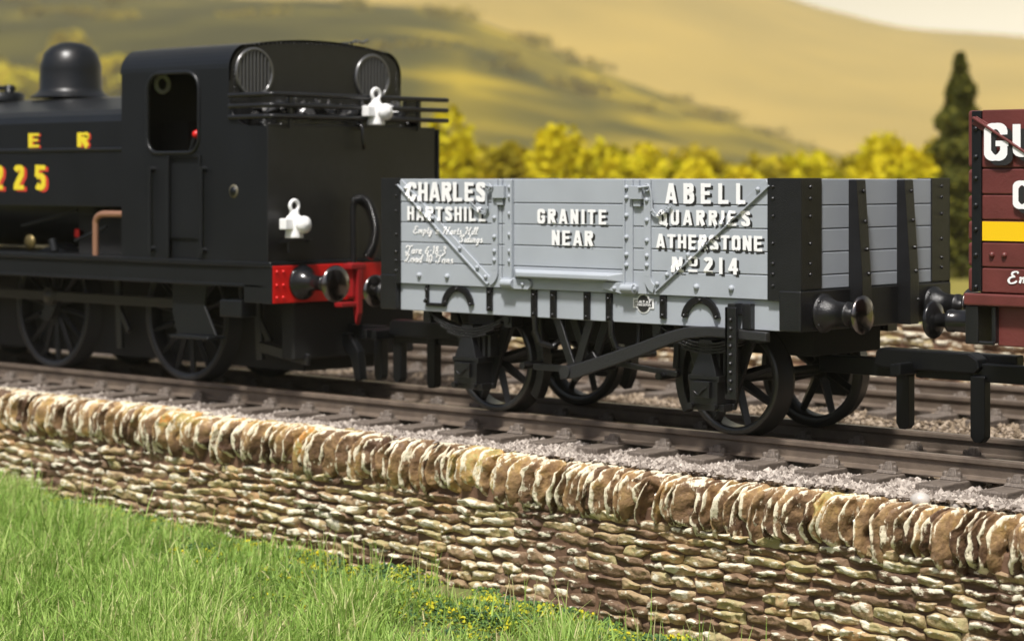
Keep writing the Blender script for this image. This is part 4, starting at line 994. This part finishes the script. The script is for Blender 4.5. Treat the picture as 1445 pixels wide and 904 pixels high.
m_ = MB(); m_.bar((CX1-.3, .62, 3.8), (CX1-.02, .62, 3.8), .02, .02); m_.tube([(CX1-.05, .55, 3.79), (CX1-.05, .62, 3.815), (CX1-.05, .72, 3.80), (CX1-.05, .80, 3.83)], .018, 6); m_.build('lamp_bracket', SILVER, lo_)
# cab inside
m_ = MB(); m_.box(CX0+.05, CX1-.05, -1.2, 1.2, 1.38, 1.42); m_.box(CX0+.04, CX0+.5, -.75, .75, 1.4, 2.9); m_.build('boiler_backhead', DARK, lo_)
m_ = MB(); m_.torus((CX0+.25, -.9, 3.33), .09, .025, 'x', 20, 8); m_.build('steam_gauge', LAMPW, lo_)
m_ = MB(); m_.tube([(-5.62, -1.12, 2.45), (-5.5, -1.12, 2.72)], .03, 8); m_.build('lever', SATIN, lo_); MB().lathe([(.0001, -.05), (.04, -.03), (.05, 0), (.04, .03), (.0001, .05)], (-5.48, -1.12, 2.75), 'z', 12).build('lever_knob', RED, lo_)
# bunker
m_ = MB(); m_.box(CX1, -4.13, -YC+.036, YC-.08, 1.40, 2.82); m_.box(-4.14, -4.125, -YC, YC-.08, 1.40, 2.83)
m_.tube([(-4.135, -YC+.0, 2.83), (-4.135, YC-.08, 2.83)], .014, 6)
m_.build('bunker', BLACK, lo_, .006, 1)
cl = MB(); 
for i in range(150):
    c = Vector((random.uniform(-4.66, -4.25), random.uniform(-1.08, .98), random.uniform(2.82, 3.06))); r = random.uniform(.05, .11)
    vs_ = [c+Vector((random.uniform(-1, 1), random.uniform(-1, 1), random.uniform(-1, 1)))*r*.4+Vector(d)*r for d in ((1,0,0),(-1,0,0),(0,1,0),(0,-1,0),(0,0,1),(0,0,-1))]
    cl.add(vs_, [(0,2,4),(2,1,4),(1,3,4),(3,0,4),(2,0,5),(1,2,5),(3,1,5),(0,3,5)])
cl.box(-4.7, -4.2, -1.1, 1.0, 2.8, 2.95); cl.box(-4.24, -4.2, .8, 1.0, 2.8, 3.13)
cl.build('coal_load', COAL, lo_)
m_ = MB()
for z_ in (3.15, 3.035, 2.92): m_.tube(smoothpts([(CX1+.02, -YC-.01, z_), (-4.3, -YC-.01, z_), (-4.12, -YC-.0, z_-.0), (-4.06, -YC+.14, z_), (-4.06, 0, z_), (-4.06, YC-.08, z_), (-4.06, YC+.04, z_)], 5), .026, 8)
for y in (-1.0, .02, .9): m_.box(-4.1, -4.07, y-.02, y+.02, 2.8, 3.16)
m_.build('coal_rail', BLACK, lo_)
m_ = MB(); m_.tube(smoothpts([(-4.12, -.02, 2.86), (-4.03, -.02, 2.83), (-4.02, -.02, 2.70), (-4.04, 0.02, 2.62), (-4.08, .05, 2.60)], 4), .02, 6); m_.build('lamp_iron', GLOSS, lo_)
m_ = MB(); m_.box(-4.12, -3.95, -1.13, -1.03, 1.60, 1.63); m_.box(-4.12, -3.95, -.86, -.80, 1.60, 1.63); m_.box(-4.0, -3.97, -1.12, -.82, 1.5, 1.63); m_.build('lamp_iron', BLACK, lo_)
# footplate, valance, buffer beam
m_ = MB(); m_.box(-13.5, -4.06, -1.30, 1.25, 1.345, 1.40); m_.build('footplate', SATIN, lo_, .008, 1)
m_ = MB(); m_.box(-13.5, -4.2, -1.27, -1.22, 1.13, 1.345); m_.box(-13.5, -4.2, -1.285, -1.265, 1.13, 1.16); m_.box(-13.5, -4.2, 1.18, 1.22, 1.13, 1.345); m_.box(-4.5, -4.13, -1.285, -1.2, .97, 1.345); m_.build('valance', SATIN, lo_, .006, 1)
m_ = MB(); m_.box(-4.13, -4.05, -1.27, 1.2, .97, 1.36)
for y in (-1.22, -1.13): 
    for z_ in (1.03, 1.16, 1.3): m_.dome((-4.05, y, z_), .018, '+x', .02)
bb = m_.build('buffer_beam', RED, lo_, .008, 2)
MB().box(-4.2, -4.052, -1.29, -1.272, .965, 1.365).build('beam_end', SATIN, lo_, .005, 1)
for yb_ in (-.87, .87): buffer(lo_, -4.05, 1, yb_, 1.18, GLOSS, .52, .195, head=STEEL, br=.16, tr=.075)
# vacuum pipe and coupling hook
m_ = MB(); hp = smoothpts([(-3.98, -.19, 1.36), (-3.98, -.19, 1.7), (-3.98, -.19, 1.98), (-3.94, -.15, 2.05), (-3.88, -.06, 1.98), (-3.84, -.0, 1.75), (-3.85, -.02, 1.55), (-3.88, -.08, 1.42)], 8)
k0 = int(len(hp)*.32)
m_.tube(hp[:k0+1], .035, 10)
L_ = hp[k0:]; rs_ = []; pts_ = []
for i in range(len(L_)-1):
    for k in range(4): pts_.append(L_[i].lerp(L_[i+1], k/4)); rs_.append(.068 if (len(rs_)//2) % 2 else .042)
m_.tube(pts_, .05, 10, rs=rs_); m_.build('vacuum_hose', GLOSS, lo_)
m_ = MB(); m_.box(-4.04, -3.94, -.24, -.1, 1.0, 1.37); m_.box(-3.98, -3.9, -.2, -.13, .82, 1.3); m_.prism([(-3.98, .84), (-3.9, .84), (-3.94, .7)], -.2, -.13); m_.box(-4.04, -3.92, -.42, -.16, .9, .95); m_.box(-4.04, -3.9, -.3, -.08, 1.3, 1.36)
m_.build('screw_coupling', DRED, lo_, .01, 2)
# tank: side sheets with a ledge and domed top
tp = [(-1.15, 1.95), (-1.15, 2.585), (-1.17, 2.59), (-1.17, 2.61), (-1.12, 2.62), (-1.12, 2.92), (-1.09, 3.0), (-1.02, 3.06), (-.9, 3.10), (-.5, 3.22), (0, 3.27)]
tp = tp+[(-a, b_) for a, b_ in tp[::-1][1:]]
tk = MB().prism(tp, -13.0, CX0-.005, 'x').build('water_tank', SATIN, lo_, .008, 2)
lettering([('E', (-8.59, 2.635, -8.36, 2.805), .03, 0, 1), ('R', (-7.63, 2.635, -7.40, 2.80), .03, 0, 1)], tk, None, -1.12, YEL, REDP, .03, -.008, off=.006)
lettering([('225', (-9.27, 2.135, -8.20, 2.43), .03, 0, 1.0)], tk, None, -1.15, YEL, REDP, .05, -.02, off=.008)
MB().lathe([(.5, .04), (.46, .07), (.41, .1), (.385, .15), (.38, .38), (.375, .45), (.33, .58), (.25, .665), (.14, .715), (.0001, .735)], (-9.3, 0, 3.235), 'z', 40).build('dome', SATIN, lo_)
m_ = MB(); m_.lathe([(.3, 0), (.3, .09), (.24, .12), (.0001, .13)], (-10.3, -.35, 3.24), 'z', 24); m_.tube([(-10.6, -.5, 3.42), (-10.0, -.35, 3.40)], .03, 8); m_.lathe([(.06, 0), (.06, .2), (.0001, .21)], (-10.1, -.35, 3.24), 'z', 12); m_.build('filler_cap', SATIN, lo_)
m_ = MB(); m_.lathe([(.0001, 0), (.72, 0), (.72, 6.3), (.0001, 6.3)], (-13, 0, 2.15), 'x', 32); m_.build('boiler', SATIN, lo_)
m_ = MB(); m_.box(-13.3, -4.4, -.5, -.44, .55, 1.345); m_.box(-13.3, -4.4, .44, .5, .55, 1.345); m_.box(-13, -4.4, -.52, .52, .2, 1.3); m_.box(-7.9, -6.7, -.9, .9, 1.4, 1.85); m_.build('main_frame', DARK, lo_)
m_ = MB(); m_.tube(smoothpts([(-7.15, -1.22, 1.40), (-7.15, -1.22, 1.7), (-7.14, -1.22, 1.80), (-7.06, -1.22, 1.86), (-6.9, -1.22, 1.87), (-6.6, -1.22, 1.87)], 5), .038, 10); m_.build('copper_pipe', COPPER, lo_)
m_ = MB(); m_.lathe([(.0001, -.05), (.06, -.04), (.08, 0), (.0001, .01)], (-9.2, -1.2, 1.66), 'y', 14); m_.build('copper_fitting', COPPER, lo_)
m_ = MB(); m_.lathe([(.0001, -.03), (.09, -.03), (.09, 0)], (-8.5, -1.15, 1.52), 'y', 18); m_.build('brass_disc', BRASS, lo_)
m_ = MB(); m_.box(-8.0, -7.8, -.9, -.85, 1.58, 1.68); m_.build('injector', RED, lo_, .01, 1)
m_ = MB(); m_.tube([(-7.7, -1.1, 1.55), (-7.1, -1.1, 1.72)], .02, 6); m_.tube([(-8.9, -1.0, 1.7), (-7.8, -1.0, 1.9)], .02, 6); m_.tube([(-8.1, -1.1, 1.42), (-8.15, -1.1, 1.56)], .05, 8); m_.build('reach_rod', SATIN, lo_)
# wheels and rods
LW = (-6.18, -8.72, -11.26)
DW = mat('black_wheel', (0.024, 0.025, 0.028), .35, spec=.3)
for x in LW:
    axle(lo_, x, .73)
    for s in (-1, 1):
        wo = spoked_wheel(lo_, x, s*.63, .73, 14, s, rimm=DW, sp=DW, sw=.06)
        m_ = MB(); m_.prism([(x-.12, .6)]+arc(x+.0, .73, .16, 200, 340, 6)+arc(x+.16, .86, .1, 0, 140, 6), *sorted((s*.7, s*.79))); m_.build('crank', DW, wo, .01, 1)
        m_ = MB(); m_.lathe([(.0001, s*.26), (.07, s*.26), (.08, s*.24), (.08, s*.05)], (x+.16, s*.63, .87), 'y', 16); m_.build('crank_pin', RODM, wo)
m_ = MB()
for s in (-1, 1):
    m_.box(-11.2, -5.95, *sorted((s*.8, s*.86)), .82, .93)
    for x in LW: m_.prism([(x+.16+.13*math.cos(a), .87+.11*math.sin(a)) for a in np.linspace(0, 6.28, 17)[:-1]], *sorted((s*.795, s*.875)))
m_.build('coupling_rod', RODM, lo_, .006, 1)
# steps, brake hangers, guard irons
m_ = MB(); m_.prism([(-5.85, 1.13), (-5.25, 1.13), (-5.3, .9), (-5.1, .58), (-5.75, .56), (-5.85, .8)], -1.16, -1.13); m_.box(-5.78, -5.12, -1.26, -1.0, .54, .57); m_.build('cab_step', SATIN, lo_, .006, 1)
m_ = MB(); m_.box(-4.95, -4.6, -1.24, -1.02, .80, .985); m_.box(-4.8, -4.75, -1.1, -1.06, .9, 1.2); m_.build('sand_box', SATIN, lo_, .015, 2)
for x in (-7.42, -4.95):
    m_ = MB(); m_.bar((x, -.66, .3), (x-.05, -.66, 1.1), .1, .06); m_.bar((x-.02, -.66, .75), (x+.16, -.66, .5), .08, .05); m_.build('brake_hanger', BLACK, lo_, .01, 1)
m_ = MB(); m_.bar((-4.25, -.72, 1.0), (-4.22, -.72, .5), .12, .05); m_.bar((-4.9, -.72, .45), (-4.1, -.72, .35), .12, .05); m_.build('guard_iron', BLACK, lo_, .01, 1)
m_ = MB(); m_.box(-4.35, -4.15, -.9, .9, .35, .97); m_.build('rear_frame', DARK, lo_, .02, 1)
coupling(lo_, -4.6, -3.64, -.05, .70, None, 1, .12, .12)
m_ = MB(); m_.prism([(-4.35, .62), (-4.05, .60), (-3.9, .42), (-3.86, .12), (-3.95, .10), (-4.02, .34), (-4.12, .46), (-4.4, .5)], -.2, -.1); m_.build('coupling_leg', CPL, lo_, .01, 2)

# ---- white head lamps
def lamp(loc, label):
    t = thing('headlamp', label, 'lamp', loc, 'white lamps on the engine bunker')
    b = MB(); b.lathe([(.0001, -.15), (.1, -.15), (.096, -.12), (.088, -.06), (.09, .05), (.08, .075), (.052, .095), (.05, .12), (.045, .135), (.0001, .14)], (0, 0, 0), 'z', 20)
    b.box(-.045, .06, -.17, -.05, -.06, .055)
    b.build('lamp_body', LAMPW, t, .01, 2)
    l = MB(); l.lathe([(.0001, 0), (.07, 0), (.07, .1), (.092, .12), (.09, .15), (.05, .18), (.0001, .19)], (.0, .02, -.01), 'x', 20); l.build('lens_hood', LAMPW, t)
    h = MB(); h.torus((0, 0, .185), .058, .02, 'x', 18, 8); h.build('handle', LAMPW, t)
    return t
lamp((-4.0, .16, 3.0), 'white lamp with ring handle on the upper bunker rail')
lamp((-3.98, -1.04, 1.80), 'white lamp with ring handle low on the bunker above the red beam')

# ================================================================== GRASS
GR = attr_mat('static_grass', [(0, srgb(106, 138, 56)), (.35, srgb(146, 180, 84)), (.7, srgb(176, 202, 110)), (.88, srgb(210, 210, 150)), (1, srgb(222, 206, 164))], .6, spec=.3, transl=.4)
rg = np.random.default_rng(21)
def inside(x, y, pad=60):
    dx, dy = x-CAM.x, y-CAM.y; X = math.cos(TH)*dx+math.sin(TH)*dy; Z = -math.sin(TH)*dx+math.cos(TH)*dy
    u = 722.5+3093*X/Z; v = 252+3093*(CAM.z+1.3)/Z
    return (Z > 5) & (u > -pad) & (u < 1500) & (v < 1020)
def hf_np(x, y):
    z = np.interp(x, gx, gz); return z-.03*np.maximum(0, -2.0-y)
def grass(n, h0, h1, name, label, wmul=1.0):
    x = rg.uniform(-9.5, 5.5, n*3); y = -2.1-rg.random(n*3)**1.0*6.6; k = inside(x, y); x, y = x[k][:n], y[k][:n]; n = len(x)
    left = np.clip((-1.0-x)/3.5, 0, 1)             # taller and denser to the left
    near = np.clip((-2.1-y)/.9, 0, 1)
    q = np.array([nz(a*1.1, b*1.1, 5) for a, b in zip(x, y)])
    keep = rg.random(n) < (.12+.42*left+.42*near+.75*q)
    x, y, left, near, q = x[keep], y[keep], left[keep], near[keep], q[keep]; n = len(x)
    z = hf_np(x, y)-.02
    H = rg.uniform(h0, h1, n)*(.34+.22*left+.4*near)*(.8+.5*q); H *= 1+.6*(rg.random(n) < .04)
    a = rg.uniform(0, 6.28, n); lean = rg.uniform(.08, .95, n)*H*(1+.35*(rg.random(n) < .3))
    dx, dy = np.cos(a)*lean, np.sin(a)*lean; W = rg.uniform(.0045, .0085, n)*wmul; b = a+1.57+rg.uniform(-.5, .5, n); wx, wy = np.cos(b)*W, np.sin(b)*W
    P = []
    for f, ww in ((0, 1), (.35, .95), (.7, .7), (1, .12)):
        cx, cy, cz = x+dx*f**1.2, y+dy*f**1.2, z+H*f*(1-.42*f*lean/H)
        P.append(np.stack([cx-wx*ww, cy-wy*ww, cz], -1)); P.append(np.stack([cx+wx*ww, cy+wy*ww, cz], -1))
    V = np.stack(P, 1).reshape(-1, 3); F0 = np.array([(0,1,3,2),(2,3,5,4),(4,5,7,6)])
    F = (F0[None]+8*np.arange(n)[:, None, None]).reshape(-1, 4)
    t = np.clip(rg.random(n)*.75+.15*q+.05, 0, 1); t = np.where(rg.random(n) < .07, rg.uniform(.88, 1, n), t)
    o = fast_mesh(name, V, F, GR, True, None, {'tint': np.repeat(t, 8)}); o['kind'] = 'stuff'; o['label'] = label; o['category'] = 'grass'
grass(76000, .22, .62, 'grass', 'bright green grass blades at the foot of the wall')
def tufts(n):      # thin tall blades standing against the wall on the right
    global GRT
    x = rg.uniform(-3, 5.2, n); y = rg.uniform(-2.5, -2.12, n); q = np.array([nz(a*2.3, 4.4) for a in x]); k = q > -.05; x, y = x[k], y[k]; n = len(x)
    z = hf_np(x, y)-.03; H = rg.uniform(.15, .5, n); a = rg.uniform(0, 6.28, n); lean = rg.uniform(.0, .3, n)*H; P = []
    for f, ww in ((0, 1), (.35, .9), (.7, .65), (1, .1)):
        cx, cy, cz = x+np.cos(a)*lean*f*f, y+np.sin(a)*lean*f*f, z+H*f; W = .0065
        P.append(np.stack([cx-W*ww, cy, cz], -1)); P.append(np.stack([cx+W*ww, cy, cz], -1))
    V = np.stack(P, 1).reshape(-1, 3); F0 = np.array([(0,1,3,2),(2,3,5,4),(4,5,7,6)]); F = (F0[None]+8*np.arange(n)[:, None, None]).reshape(-1, 4)
    o = fast_mesh('grass', V, F, GR, True, None, {'tint': np.repeat(rg.uniform(.3, 1, n), 8)}); o['kind'] = 'stuff'; o['label'] = 'thin pale grass blades standing up against the stone wall'; o['category'] = 'grass'
tufts(260)
# crumbly yellow and teal ground foam near the wall
n = 44000; x = rg.uniform(-7, 3.5, n); y = -2.02-np.abs(rg.normal(0, .6, n)); k = inside(x, y); x, y = x[k], y[k]
q = np.array([nz(a*1.6, b*1.6, 15) for a, b in zip(x, y)]); k = q > -.22; x, y, q = x[k], y[k], q[k]
P = np.stack([x, y, hf_np(x, y)+rg.uniform(-.02, .09, len(x))*(1+q)], -1)
FOAM = attr_mat('ground_foam', [(0, srgb(52, 84, 58)), (.45, srgb(92, 120, 58)), (.6, srgb(150, 158, 40)), (1, srgb(222, 200, 30))], .8)
n = len(P); tt = rg.random(n)
cl_ = np.array([nz(a*6, b*6, 3) for a, b in P[:, :2]]); tt = np.clip(tt*.62+cl_*.5+.1, 0, 1)
base = np.array([(1,0,0),(-1,0,0),(0,1,0),(0,-1,0),(0,0,1),(0,0,-1)], float)
V = (rg.uniform(.5, 1.3, (n, 6, 1))*base[None]+rg.uniform(-.4, .4, (n, 6, 3)))*(.016*rg.uniform(.6, 1.4, (n, 1, 1)))+P[:, None]
F0 = np.array([(0,2,4),(2,1,4),(1,3,4),(3,0,4),(2,0,5),(1,2,5),(3,1,5),(0,3,5)])
o = fast_mesh('ground_cover', V.reshape(-1, 3), (F0[None]+6*np.arange(n)[:, None, None]).reshape(-1, 3), FOAM, False, None, {'tint': np.repeat(tt, 6)})
o['kind'] = 'stuff'; o['label'] = 'crumbly yellow and green ground cover along the wall foot'; o['category'] = 'ground cover'
